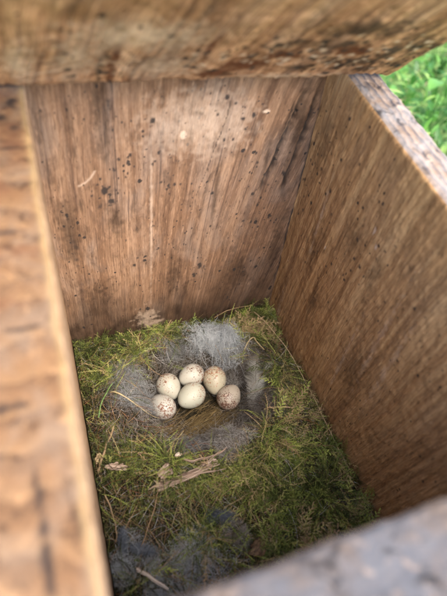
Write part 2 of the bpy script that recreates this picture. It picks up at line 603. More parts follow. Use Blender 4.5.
def stain_back(P):
    x, z = P[:, 0], P[:, 2]
    rs = np.random.default_rng(5)
    sp = []
    for (cx, cz, n, sx, sz) in ((31, 117, 16, 4.5, 5), (60, 120, 12, 4, 7), (44, 140, 10, 8, 9), (90, 150, 14, 10, 10), (112, 125, 10, 6, 16), (75, 140, 10, 14, 12), (120, 110, 10, 7, 20), (98, 95, 10, 18, 18), (60, 70, 12, 25, 20)):
        for _ in range(n):
            r = rs.uniform(0.35, 0.8) * (1.6 if rs.random() < .15 else 1)
            sp.append((cx + rs.normal() * sx, cz + rs.normal() * sz, r, r * rs.uniform(.8, 1.7)))
    sp += [(83, 58, 1.8, 2.6), (79.5, 51, 1.4, 2.0), (31, 112, 2.0, 3.4), (28, 118, 1.6, 2.2), (128, 118, 2.2, 2.2), (98, 152, 1.8, 1.6), (52, 153, 1.6, 2.0)]
    mould_shade = blobs(x, z, sp, .75, 2)
    smudge = .75 * blobs(x, z, [(31, 117, 4, 6), (27, 108, 3, 6), (60, 122, 3, 6), (33, 160, 2, 10), (86, 56, 2.5, 4), (44, 92, 2, 3), (128, 120, 3, 5), (113, 90, 3, 5), (10, 85, 3, 14), (75, 155, 3, 2)], .9, 12, .9) * np.clip(.5 + 1.2 * fbm(x * .7, z * .5, 0 * x, 2, 13), 0, 1)
    mould_shade = np.maximum(mould_shade, smudge)
    damp_shade = np.clip((50 - z + 22 * fbm(x * .06, z * .06, 0 * x, 3, 8)) / 46, 0, .84) * (1 + .25 * fbm(x * .2, z * .1, 0 * x, 3, 81))  # nest moisture plus painted shade: colour darkens towards the foot of the board
    damp_shade = np.maximum(damp_shade, 0.65 * blobs(x, z, [(9, 95, 7, 30), (28, 160, 2.5, 25), (130, 150, 5, 30), (115, 130, 2.0, 14), (33, 100, 5, 14), (88, 110, 2, 30), (133, 60, 7, 50), (75, 35, 3, 20), (20, 40, 16, 26), (108, 45, 16, 30), (66, 50, 6, 30)], .45, 6, 0.8))
    for (x0, z0, x1, z1, w, k) in ((130, 168, 114, 104, 1.6, .95), (138, 172, 128, 100, 1.5, .95), (125, 162, 119, 126, .9, .7), (93, 174, 73, 62, .8, .5), (120, 172, 108, 120, .7, .45), (32, 178, 29, 128, 1.3, .7), (46, 178, 45, 140, 1.0, .5), (137, 90, 128, 30, 1.2, .5), (100, 90, 88, 20, .9, .45), (15, 170, 17, 80, 1.0, .5)):  # stained grain streaks, and painted shade along the open cracks
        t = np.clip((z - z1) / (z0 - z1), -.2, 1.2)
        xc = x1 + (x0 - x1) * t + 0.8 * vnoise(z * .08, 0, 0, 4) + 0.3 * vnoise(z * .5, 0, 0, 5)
        damp_shade = np.maximum(damp_shade, k * np.clip(np.minimum(t, 1 - t) * 6, 0, 1) * np.exp(-((x - xc) / w) ** 2) * (.6 + .5 * vnoise(z * .25, x * .3, 0, 6)))
    for (x0, z0, x1, z1, w) in ((130, 167, 114, 105, .75), (137.5, 168, 128, 104, .7), (125, 160, 119, 128, .4), (93, 170, 74, 100, .22), (139.4, 170, 139.6, 15, .8)):  # dark of the cracks and corner seam painted in, shade and dirt together
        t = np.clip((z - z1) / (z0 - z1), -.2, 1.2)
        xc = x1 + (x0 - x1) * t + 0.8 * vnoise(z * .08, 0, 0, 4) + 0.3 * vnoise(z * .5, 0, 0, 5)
        mould_shade = np.maximum(mould_shade, np.clip(np.minimum(t, 1 - t) * 5, 0, 1) * np.clip(1.25 * np.exp(-((x - xc) / w) ** 2) - .2 + .35 * vnoise(z * .35, x * .6, 0, 7), 0, 1))
    pale = .55 * blobs(x, z, [(49, 17, 9, 11), (54, 11, 9, 7)], .9, 4, 0.8)
    pale = np.maximum(pale, blobs(x, z, [(67.5, 145, 2.0, 3.0), (110, 155, 2.2, 1.0)], .3, 5, .4))
    pale = np.maximum(pale, 0.55 * blobs(x, z, [(75, 150, 34, 20), (52, 100, 1.0, 70)], .5, 9, 0.9))
    d = np.abs(np.sqrt((x - 11) ** 2 + (z - 136) ** 2) - 15)            # faint curved scratch
    pale = np.maximum(pale, 0.75 * np.clip(1 - d / 0.8, 0, 1) * ((x > 16) & (z < 130)))
    inner = P[:, 1] < 1
    return {'mould_shade': mould_shade * inner, 'damp_shade': damp_shade * inner, 'pale': pale * inner}


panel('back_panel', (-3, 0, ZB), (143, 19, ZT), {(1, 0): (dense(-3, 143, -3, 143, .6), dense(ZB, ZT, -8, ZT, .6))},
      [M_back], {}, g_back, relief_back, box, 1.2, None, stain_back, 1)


# right board
def g_side(P):
    y, z = P[:, 1], P[:, 2]
    s = 0.12
    return np.stack([y + s * z + 2.0 * fbm(y * .03, z * .015, 0 * y, 2, 7), P[:, 0], z], 1)


def relief_right(P, G):
    h = sawn(1.25, 21)(P, G)
    inner = P[:, 0] < W + 1
    return h + inner * 0.28 * fbm(P[:, 1] * .5, P[:, 2] * .3, P[:, 0], 2, 31)


def stain_right(P):
    y, z = P[:, 1], P[:, 2]
    rs = np.random.default_rng(9)
    sp = []
    for _ in range(110):
        yy, zz = rs.uniform(-150, -2), rs.uniform(0, 170)
        r = rs.uniform(.25, .65)
        sp.append((yy, zz, r, r * rs.uniform(.9, 1.8)))
    for (cy, cz, n, q) in ((-7, 120, 22, 9), (-22, 140, 12, 8), (-60, 110, 14, 12)):
        for _ in range(n):
            r = rs.uniform(.35, .95)
            sp.append((cy + rs.normal() * q * .6, cz + rs.normal() * q * 1.6, r, r * 1.4))
    mould_shade = blobs(y, z, sp, .7, 12)
    damp_shade = np.clip((8 - z + 10 * fbm(y * .05, z * .05, 0 * y, 3, 18)) / 14, 0, 1) * 0.35
    damp_shade = np.maximum(damp_shade, .5 * blobs(y, z, [(-58, 125, 9, 16), (-30, 90, 8, 26), (-12, 145, 9, 22), (-45, 60, 6, 22), (-80, 120, 4, 20), (-95, 60, 12, 30)], .6, 16, .9))
    pale = .35 * blobs(y, z, [(-14, 18, 3, 22), (-100, 100, 2, 40), (-28, 110, 1.5, 30), (-112, 90, 2, 40), (-85, 60, 1.5, 40)], .9, 14, .9)
    pale = np.maximum(pale, blobs(y, z, [(-69, 139, .9, 3.0), (-74, 134, .8, 1.6), (-9, 60, .5, 1), (-40, 100, .6, 1.1)], .3, 15))
    inner = P[:, 0] < W + 1
    return {'mould_shade': mould_shade * inner, 'damp_shade': damp_shade * inner, 'pale': pale * inner}


panel('side_panel', (W, -209, ZB), (W + 18, 19, ZT), {(0, 0): (dense(-209, 19, -188, 0, .8), dense(ZB, ZT, -8, ZT, .8)), (2, 1): (dense(W, W + 18, W, W + 18, .8), dense(-209, 19, -150, 5, .9))},
      [M_right, E_right], {(2, 1): 1}, g_side, relief_right, box, 2.2, top_z, stain_right, 2, 'brown side board on the right with pale weathered top edge')
def stain_left(P):
    x, y = P[:, 0], P[:, 1]
    top = P[:, 2] > ZT - 4
    rust = .75 * blobs(x, y, [(-12, -22, 9, 14), (-6, -48, 5, 16), (-12, -70, 6, 8), (-8, -95, 8, 3), (-14, -112, 7, 3)], .7, 31, .8)
    damp_shade = .95 * blobs(x, y, [(-8, -15, 3, 3), (-5, -28, 2.4, 3.4), (-9, -36, 3.6, 2.6), (-5, -42, 2, 1.4), (-11, -27, 2, 2), (-9.5, -170, 1.2, 13), (-10.2, -158, .8, 6), (-7, -52, 5, .9), (-13, -60, 4, 1.0), (-12, -88, 5, .8), (-9, -120, 6, .9), (-14, -140, 5, 1.0)], .6, 32, .5)
    pale = .5 * np.clip(1 - np.abs(x + 1.2 + .5 * vnoise(y * .2, 0, 0, 3)) / 1.6, 0, 1)
    return {'rust': rust * top, 'damp_shade': damp_shade * top, 'pale': pale * top}


panel('side_panel', (-30, -209, ZB), (0, 19, ZT), {(0, 1): (dense(-209, 19, -188, 0, 1.6), dense(ZB, ZT, -8, ZT, 1.6)), (2, 1): (dense(-30, 0, -30, 0, 1.0), dense(-209, 19, -205, 5, 1.0))},
      [M_left, E_left], {(2, 1): 1}, g_side, sawn(1.1, 41), box, 1.8, top_z, stain_left, 3, 'orange brown side board on the left, its end grain in view')
panel('front_panel', (-3, -213, ZB), (143, -D, top_z(-D)), {(2, 1): (dense(-3, 143, -3, 143, 1.0), dense(-213, -D, -213, -D, .8)), (1, 1): (dense(-3, 143, -3, 143, 1.6), dense(ZB, top_z(-D), -8, top_z(-D), 1.6))},
      [M_front, E_front], {(2, 1): 1}, lambda P: P.copy(), sawn(1.2, 51), box, 2.8, None, None, 4, 'low front board with blue grey weathered top')
panel('floor_panel', (0.5, -184.5, ZB + 1), (139.4, -0.4, ZB + 15), {}, [M_floor], {}, lambda P: P[:, [0, 2, 1]], sawn(.8, 61), box, 1.0, None, None, 5)


# the lid, hinged up over the back board: local x along the box, y along the slope, z out of the underside
def relief_lid(P, G):
    h = sawn(2.0, 71)(P, G) + 0.7 * fbm(P[:, 0] * .06, P[:, 1] * .06, P[:, 2] * .06, 3, 72)
    return h + 0.25 * fbm(P[:, 0] * .5, P[:, 1] * .5, P[:, 2] * .5, 2, 73)


def stain_lid(P):
    x, y = P[:, 0], P[:, 1]
    rs = np.random.default_rng(19)
    sp = []
    for (cx, cy, n, sx, sy) in ((125, 16, 40, 12, 6), (100, 30, 30, 20, 8), (70, 24, 14, 22, 8), (140, 30, 26, 10, 8), (40, 25, 10, 20, 10)):
        for _ in range(n):
            r = rs.uniform(.5, 1.7)
            sp.append((cx + rs.normal() * sx, cy + rs.normal() * sy, r * rs.uniform(.8, 1.8), r))
    mould_shade = blobs(x, y, sp, .45, 22)
    damp_shade = .85 * blobs(x, y, [(74, 7, 9, 3), (84, 16, 6, 3), (130, 18, 22, 8), (150, 32, 16, 11), (108, 14, 9, 4), (140, 10, 10, 4), (118, 46, 30, 10), (95, 36, 14, 6), (152, 14, 8, 7), (138, 24, 8, 5), (26, 14, 1.6, 30), (58, 30, 1, 22), (112, 34, 14, 5)], .9, 26, .8)
    pale = .75 * blobs(x, y, [(48, 16, 20, 16), (17, 22, 11, 26), (38, 40, 30, 14), (105, 4, 34, 4), (0, 20, 6, 20)], .5, 24, .9)
    lich = blobs(x, y, [(c[0] + rs.normal() * 12, c[1] + rs.normal() * 6, rs.uniform(.8, 1.8), rs.uniform(.6, 1.4)) for c in [(128, 20), (100, 28), (140, 32), (80, 24)] for _ in range(16)], .5, 27)
    pale = np.maximum(pale, lich)
    d = np.abs(y - (16 + 0.35 * (x - 20)) - 2 * np.sin(x * .1))
    pale = np.maximum(pale, .8 * np.clip(1 - d / 1.3, 0, 1) * ((x > 2) & (x < 34)))
    under = P[:, 2] > -1
    rust = 1.3 * blobs(x, y, [(80, 17, 17, 8), (92, 25, 12, 7), (70, 9, 10, 5), (120, 28, 10, 6), (30, 20, 2.0, 30), (48, 25, 1.6, 24), (12, 30, 1.5, 22), (62, 34, 1.5, 18)], .55, 28, .7)
    return {'mould_shade': mould_shade * under, 'damp_shade': damp_shade * under, 'pale': pale * under, 'rust': rust * under}


TH = math.radians(41)
lid_rot = Matrix(((1, 0, 0), (0, -math.cos(TH), -math.sin(TH)), (0, math.sin(TH), -math.cos(TH))))
lid_rot = (Matrix.Rotation(0.012, 3, 'Z') @ lid_rot).to_euler()
lid = panel('lid', (-40, 0, -20), (161, 112, 0), {(2, 1): (dense(-40, 161, -20, 161, .9), dense(0, 112, 0, 80, .9)), (0, 1): (dense(0, 112, 0, 80, 1.0), dense(-20, 0, -20, 0, 1.0)), (1, 0): (dense(-40, 161, -20, 161, 2.0), dense(-20, 0, -20, 0, 1.0))},
            [M_lid], {}, lambda P: np.stack([P[:, 0] - .12 * P[:, 1] + 2 * fbm(P[:, 0] * .03, P[:, 1] * .03, 0 * P[:, 0], 2, 3), P[:, 2], P[:, 1]], 1), relief_lid, box, 3.6, None, stain_lid, 6,
            'thick lid board lifted open above the back board', (0, -20.5, 178.2), lid_rot, 0.5)

# ------------------------------------------------------------------ the nest
CX, CY, RA, RB, CD = 71.0, -55.0, 45.0, 40.0, 19.0


def height(x, y):
    """nest surface"""
    ph = np.arctan2(y - CY, x - CX)
    wob = 1 + 0.07 * np.sin(3 * ph + 1.0) + 0.05 * np.sin(5 * ph)
    d = np.sqrt(((x - CX) / RA) ** 2 + ((y - CY) / RB) ** 2) / wob
    bump = 5.5 * fbm(x * .04, y * .04, 0 * x, 3, 101) + 2.2 * fbm(x * .11, y * .11, 0 * x, 2, 102)
    rim = 4.5 * np.exp(-((d - 1.12) / .22) ** 2)
    cup = np.where(d < 1, -CD * (1 - np.clip(d, 0, 1) ** 2.4), 0)
    corner = 7 * np.exp(-(((x - 136) / 14) ** 2 + ((y + 3) / 14) ** 2)) + 3 * np.exp(-(((x - 18) / 22) ** 2 + ((y + 3) / 10) ** 2))
    front = -4 * np.clip((-y - 120) / 60, 0, 1) - 3.5 * np.clip((x - 122) / 18, 0, 1) * np.clip((-y - 20) / 60, 0, 1)
    return bump * np.clip((d - .4) / .6, 0.15, 1) + rim + cup + corner + front


def dcup(x, y):
    return np.sqrt(((x - CX) / RA) ** 2 + ((y - CY) / RB) ** 2)


def clamp_box(V):
    V[:, 0] = np.clip(V[:, 0], 0.6, 139.0)
    V[:, 1] = np.clip(V[:, 1], -184.2, -0.7)
    return V


nest = thing('bird_nest', 'mossy bird nest filling the box floor with a soft grey lined cup', 'nest', None, (0, 0, ZB + 15))
NOFF = np.array([0, 0, ZB + 15])


def nest_part(name, V, F, mats, smooth, attrs, kind=None):
    return link(name, make_mesh(name, V - NOFF, F, mats, smooth, attrs), nest, kind)


# peaty bed under the moss: closed block with the surface on top
gx, gy = np.linspace(0.8, 139, 110), np.linspace(-184, -0.8, 140)
P, F = grid_face(2, 0, gx, gy, False)
P[:, 2] = height(P[:, 0], P[:, 1]) - 2.2 + 0.8 * fbm(P[:, 0] * .4, P[:, 1] * .4, 0 * P[:, 0], 2, 111)
nx, ny = len(gx), len(gy)
idx = np.arange(nx * ny).reshape(nx, ny)
ring = np.concatenate([idx[:, 0], idx[-1, 1:], idx[-2::-1, -1], idx[0, -2:0:-1]])
low = P[ring].copy()
low[:, 2] = ZB + 15.5
lid_ = np.arange(len(ring)) + len(P)
F2 = np.stack([ring, lid_, np.roll(lid_, -1), np.roll(ring, -1)], 1)
M_bed = noise_mat('nest_bed', [(0.3, (0.010, 0.008, 0.004)), (0.5, (0.028, 0.022, 0.010)), (0.7, (0.07, 0.048, 0.024))], 0.5)
nest_part('moss_bed', np.concatenate([P, low]), np.concatenate([F, F2]), M_bed, True, {})


# moss: feathery shoots
def frond(L, nb, bl, r, leaf=0.9, lw=0.34, ang=52, droop=0.25, flat=0.35, nl=5):
    """one pinnate moss shoot along +x, tris"""
    V, F, U = [], [], []

    def tri(a, b_, c, u):
        k = len(V)
        V.extend([a, b_, c])
        F.append((k, k + 1, k + 2))
        U.extend([u, u, u + .12])

    def stem(t):
        return np.array([L * t, 0.12 * L * math.sin(2.2 * t + 0.5) * bend, L * (0.10 * math.sin(t * 3.0) - droop * t * t)])
    bend = r.uniform(-1, 1)
    pts = [stem(t) for t in np.linspace(0, 1, 7)]
    for a, c in zip(pts[:-1], pts[1:]):
        n_ = np.array([0, .16, 0])
        tri(a - n_, a + n_, c, .1)

    def leaves(p, d, up, length, u):
        d = d / np.linalg.norm(d)
        sd = np.cross(d, up)
        sd /= np.linalg.norm(sd) + 1e-9
        for k in range(nl):
            q = p + d * length * (k + .2) / nl
            q = q + np.array([0, 0, -0.12 * length * ((k + .2) / nl) ** 2])
            for s in (-1, 1):
                ld = d * 1.0 + sd * s * r.uniform(.35, .8) + up * r.uniform(-.15, .5)
                ld /= np.linalg.norm(ld)
                w = np.cross(ld, up)
                w = w / (np.linalg.norm(w) + 1e-9) * lw * .5
                le = leaf * r.uniform(.75, 1.2) * (1 - .3 * k / nl)
                tri(q - w, q + w, q + ld * le, u + .25 * k / nl)
    for i in range(nb):
        t = (i + .6) / (nb + .4)
        p = stem(t)
        dr = stem(min(1, t + .03)) - stem(max(0, t - .03))
        dr /= np.linalg.norm(dr)
        s = 1 if i % 2 else -1
        a = math.radians(ang + r.uniform(-12, 12))
        sd = np.array([-dr[1], dr[0], 0])
        d = dr * math.cos(a) + sd * s * math.sin(a) + np.array([0, 0, r.uniform(-flat, flat + .2)])
        ln = bl * (math.sin(math.pi * min(1, (t * .85 + .12))) ** .7) * r.uniform(.75, 1.2)
        leaves(p, d, np.array([0, 0, 1.0]), ln, .3 + .4 * t)
    leaves(stem(1), stem(1) - stem(.93), np.array([0, 0, 1.0]), bl * .7, .8)
    return np.array(V), np.array(F), np.array(U)


pr = np.random.default_rng(3)
protoA = [frond(pr.uniform(11, 17), 15, pr.uniform(2.4, 3.6), pr, .75, .26, 48, pr.uniform(.1, .35), .25, 5) for _ in range(7)]   # feathery
protoB = [frond(pr.uniform(6, 10), 9, pr.uniform(1.4, 2.4), pr, .9, .28, 36, pr.uniform(-.1, .25), .7, 3) for _ in range(7)]    # leafy


def place(protos, pos, az, pitch, roll, scl, tint):
    parts = []
    which = rng.integers(0, len(protos), len(pos))
    for k, (V, F, U) in enumerate(protos):
        ii = np.where(which == k)[0]
        if not len(ii):
            continue
        ca, sa, cp, sp_, cr, sr = np.cos(az[ii]), np.sin(az[ii]), np.cos(pitch[ii]), np.sin(pitch[ii]), np.cos(roll[ii]), np.sin(roll[ii])
        z0 = np.zeros_like(ca)
        Rz = np.stack([np.stack([ca, -sa, z0], 1), np.stack([sa, ca, z0], 1), np.stack([z0, z0, z0 + 1], 1)], 1)
        Ry = np.stack([np.stack([cp, z0, -sp_], 1), np.stack([z0, z0 + 1, z0], 1), np.stack([sp_, z0, cp], 1)], 1)
        Rx = np.stack([np.stack([z0 + 1, z0, z0], 1), np.stack([z0, cr, -sr], 1), np.stack([z0, sr, cr], 1)], 1)
        R = Rz @ Ry @ Rx
        VV = np.einsum('nij,vj->nvi', R, V) * scl[ii][:, None, None] + pos[ii][:, None, :]
        FF = F[None] + (np.arange(len(ii)) * len(V))[:, None, None]
        TT = np.clip(tint[ii][:, None] + (U[None] - .5) * .22, 0, 1)
        parts.append((VV.reshape(-1, 3), FF.reshape(-1, 3), TT.ravel()))
    return merge(parts)


def moss_points(n, dmin, seed, dens=None):
    r = np.random.default_rng(seed)
    x, y = r.uniform(1, 139, n * 3), r.uniform(-183, -1.5, n * 3)
    d = dcup(x, y) + .10 * fbm(x * .08, y * .08, 0 * x, 2, seed)
    keep = d > dmin
    if dens is not None:
        keep &= r.random(len(x)) < dens(x, y)
    x, y = x[keep][:n], y[keep][:n]
    return x, y, r


def right_side(x, y):
    return np.clip((x - 70 + 8 * fbm(x * .05, y * .05, 0 * x, 2, 77)) / 34, 0, 1)


def tussock(x, y):
    return fbm(x * .10, y * .10, 0 * x, 2, 133)


def gap(x, y):
    """thin patches where the bed and roots show"""
    return np.clip(.48 + 1.8 * tussock(x, y) + 1.9 * fbm(x * .05, y * .05, 0 * x, 3, 88), .06, 1)


MOSS = [(0.0, (0.026, 0.018, 0.008)), (0.22, (0.044, 0.050, 0.016)), (0.44, (0.105, 0.135, 0.036)), (0.6, (0.22, 0.275, 0.06)), (0.76, (0.43, 0.48, 0.11)), (0.88, (0.50, 0.42, 0.20)), (1.0, (0.42, 0.29, 0.16))]
M_moss = tint_mat('moss', MOSS, .75, .3, .25)

sets = []
protoC = [frond(pr.uniform(14, 24), 26, .7, pr, .85, .27, 32, pr.uniform(-.05, .3), .5, 1) for _ in range(6)]   # thin leafy strings
# long feathery shoots, mostly on the right
x, y, r = moss_points(2100, 1.12, 41, lambda x, y: (.3 + .7 * gap(x, y)) * (.07 + .93 * right_side(x, y)))
az = 2.6 * fbm(x * .03, y * .03, 0 * x, 2, 55) * 2 + r.normal(0, .8, len(x)) + np.pi * .2
pos = np.stack([x, y, height(x, y) + 3 * np.clip(tussock(x, y), -.5, 1) + r.uniform(-1.5, 2.2, len(x))], 1)
tn = np.clip(.42 + .24 * right_side(x, y) + .7 * fbm(x * .06, y * .06, 0 * x, 2, 66) + r.normal(0, .11, len(x)) + np.where(r.random(len(x)) < .14, .38, 0), 0, 1)
sets.append(place(protoA, pos, az, r.normal(.28, .32, len(x)), r.normal(0, .5, len(x)), r.uniform(.7, 1.5, len(x)), tn))
# short leafy shoots everywhere
x, y, r = moss_points(5600, 1.12, 42, gap)
az = r.uniform(0, 6.28, len(x))
pos = np.stack([x, y, height(x, y) + 3.5 * np.clip(tussock(x, y), -.5, 1) + r.uniform(-1.8, 1.2, len(x))], 1)
tn = np.clip(.34 + .75 * fbm(x * .07, y * .07, 0 * x, 3, 67) + r.normal(0, .12, len(x)) + np.where(r.random(len(x)) < .2, .4, 0), 0, 1)
sets.append(place(protoB, pos, az, r.normal(.5, .35, len(x)), r.normal(0, .7, len(x)), r.uniform(.55, 1.1, len(x)), tn))
# shoots standing along the back and the right-hand corner
r = np.random.default_rng(43)
n = 420
x = np.concatenate([r.uniform(1, 70, n // 2), r.uniform(112, 139, n - n // 2)])
y = -np.abs(r.normal(0, 9, n)) - 1.5
pos = np.stack([x, y, height(x, y) + r.uniform(-1, 2, n)], 1)
sets.append(place(protoA, pos, r.uniform(0, 6.28, n), r.normal(.8, .4, n), r.normal(0, .6, n), r.uniform(.5, .9, n), np.clip(r.normal(.48, .16, n), 0, 1)))
x, y, r = moss_points(7500, 1.08, 44, lambda x, y: np.clip(.55 + 1.4 * tussock(x, y), .1, 1))
pos = np.stack([x, y, height(x, y) + 3.5 * np.clip(tussock(x, y), -.5, 1) + r.uniform(-1, 2.4, len(x))], 1)
tn = np.clip(.42 + .7 * fbm(x * .08, y * .08, 0 * x, 3, 68) + r.normal(0, .16, len(x)) + np.where(r.random(len(x)) < .2, .4, 0), 0, 1)
sets.append(place(protoC, pos, r.uniform(0, 6.28, len(x)), r.normal(.18, .3, len(x)), r.normal(0, .8, len(x)), r.uniform(.45, 1.0, len(x)), tn))
V, F, A = merge(sets)
clamp_box(V)
nest_part('moss', V, F, M_moss, False, {'tint': A}, 'stuff')


# fibres ----------------------------------------------------------------
def walk(p0, d0, step, n, turn, r, zmin=None, flat=0.6, pull=None):
    """smooth random walks; p0,d0 (k,3)"""
    k = len(p0)
    P = np.zeros((k, n, 3))
    p, d = p0.copy(), d0 / (np.linalg.norm(d0, axis=1, keepdims=True) + 1e-9)
    w = r.normal(0, 1, (k, 3)) * turn
    for i in range(n):
        P[:, i] = p
        w = .75 * w + r.normal(0, 1, (k, 3)) * turn * .6
        d = d + w
        if pull is not None:
            q = (pull[0] - p) / pull[1]
            d = d + q * (.55 * np.clip((q ** 2).sum(1, keepdims=True), 0, 1.5))
        d[:, 2] *= flat
        d /= np.linalg.norm(d, axis=1, keepdims=True) + 1e-9
        p = p + d * (step[:, None] if np.ndim(step) else step)
        if zmin is not None:
            h = height(p[:, 0], p[:, 1]) + zmin
            p[:, 2] = np.where(p[:, 2] < h, h, p[:, 2] * .93 + .07 * h)
    return P


def fibre_mesh(paths, radius, tint, sides=3):
    V, F, sid = tubes(paths, radius, sides)
    return V, F, tint[sid]


HAIR = [(0.0, (0.015, 0.012, 0.010)), (0.25, (0.07, 0.05, 0.035)), (0.45, (0.20, 0.17, 0.13)), (0.65, (0.36, 0.34, 0.31)), (0.82, (0.52, 0.50, 0.47)), (0.92, (0.42, 0.28, 0.13)), (1.0, (0.33, 0.11, 0.05))]
M_hair = tint_mat('animal_hair', HAIR, .6, .2, .3)
r = np.random.default_rng(51)
n = 9000
ph = r.uniform(0, 6.283, n)
dd = np.sqrt(r.uniform(.10, 1.72, n) + .25 * (r.random(n) < .06))
x, y = CX + RA * dd * np.cos(ph), CY + RB * dd * np.sin(ph)
d0 = np.stack([-np.sin(ph) * RA, np.cos(ph) * RB, 0 * ph], 1) * np.where(r.random(n) < .5, 1, -1)[:, None] + r.normal(0, 16, (n, 3))
p0 = np.stack([x, y, height(x, y) + r.uniform(0, 2.2, n)], 1)
paths = walk(p0, d0, r.uniform(.7, 2.2, n), 9, .16, r, .15)
tn = np.clip(r.choice([.12, .3, .45, .62, .78], n, p=[.2, .25, .25, .2, .1]) + r.normal(0, .06, n), 0, .86)
V, F, A = fibre_mesh(paths, r.uniform(.045, .10, n), tn)
clamp_box(V)
nest_part('hair_lining', V, F, M_hair, True, {'tint': A}, 'stuff')

# brown grass strands on the floor of the cup, combed one way
n = 900
a, c = r.normal(0, 15, n), r.normal(0, 6.5, n)
dirv = np.array([.93, .36])
x = 68 + a * dirv[0] - c * dirv[1]
y = -70 + a * dirv[1] + c * dirv[0]
p0 = np.stack([x, y, height(x, y) + r.uniform(.6, 2.6, n)], 1)
d0 = np.stack([np.full(n, dirv[0]), np.full(n, dirv[1]), np.zeros(n)], 1) * np.where(r.random(n) < .5, 1, -1)[:, None] + r.normal(0, .14, (n, 3))
paths = walk(p0, d0, r.uniform(.9, 1.7, n), 9, .03, r, .5)
STRAW = [(0.0, (0.06, 0.04, 0.015)), (0.4, (0.17, 0.115, 0.045)), (0.7, (0.30, 0.22, 0.10)), (1.0, (0.50, 0.41, 0.24))]
M_straw = tint_mat('dry_grass', STRAW, .7, .15, .25)
V, F, A = fibre_mesh(paths, r.uniform(.10, .26, n), np.clip(r.normal(.38, .18, n), 0, 1))
nest_part('grass_lining', V, F, M_straw, True, {'tint': A}, 'stuff')

# thin roots, hairs and brown strands through the moss
n = 5600
x, y = r.uniform(3, 137, n), r.uniform(-182, -4, n)
k = dcup(x, y) > 1.0
x, y = x[k], y[k]
n = len(x)
th = r.uniform(0, 6.28, n)
p0 = np.stack([x, y, height(x, y) + r.uniform(.8, 6.0, n)], 1)
paths = walk(p0, np.stack([np.cos(th), np.sin(th), r.normal(0, .15, n)], 1), r.uniform(.7, 2.6, n), 10, .12, r, 1.0)
tn = r.choice([.1, .3, .6, .8, .93, .99], n, p=[.18, .22, .12, .12, .28, .08])
V, F, A = fibre_mesh(paths, r.uniform(.05, .16, n), tn)
clamp_box(V)
nest_part('root_strands', V, F, M_hair, True, {'tint': A}, 'stuff')

# crumbs of bark and dry moss
n = 900
x, y = r.uniform(3, 137, n), r.uniform(-182, -4, n)
k = (dcup(x, y) > .95) & (r.random(n) < gap(x, y) * -1 + 1.25)
x, y = x[k], y[k]
n = len(x)
base = np.array([[1, 0, 0], [-.5, .8, .1], [-.6, -.7, 0], [.1, .1, .7], [-.1, 0, -.6]]) * np.array([1.3, .8, .6])
tris = np.array([[0, 1, 3], [1, 2, 3], [2, 0, 3], [1, 0, 4], [2, 1, 4], [0, 2, 4]])
th = r.uniform(0, 6.28, n)
s = r.uniform(.3, 1.1, n)
Vb = base[None] * s[:, None, None] * r.uniform(.6, 1.5, (n, 5, 3))
Vc = np.stack([Vb[..., 0] * np.cos(th)[:, None] - Vb[..., 1] * np.sin(th)[:, None], Vb[..., 0] * np.sin(th)[:, None] + Vb[..., 1] * np.cos(th)[:, None], Vb[..., 2]], -1)
Vc += np.stack([x, y, height(x, y) + r.uniform(.5, 3, n)], 1)[:, None, :]
V = clamp_box(Vc.reshape(-1, 3))
F = (tris[None] + (np.arange(n) * 5)[:, None, None]).reshape(-1, 3)
M_crumb = tint_mat('bark_crumbs', [(0, (.03, .018, .01)), (.5, (.13, .08, .04)), (.8, (.28, .19, .11)), (1, (.5, .42, .32))], .85, 0, .2)
nest_part('bark_crumbs', V, F, M_crumb, False, {'tint': np.repeat(np.clip(r.normal(.5, .28, n), 0, 1), 5)}, 'stuff')


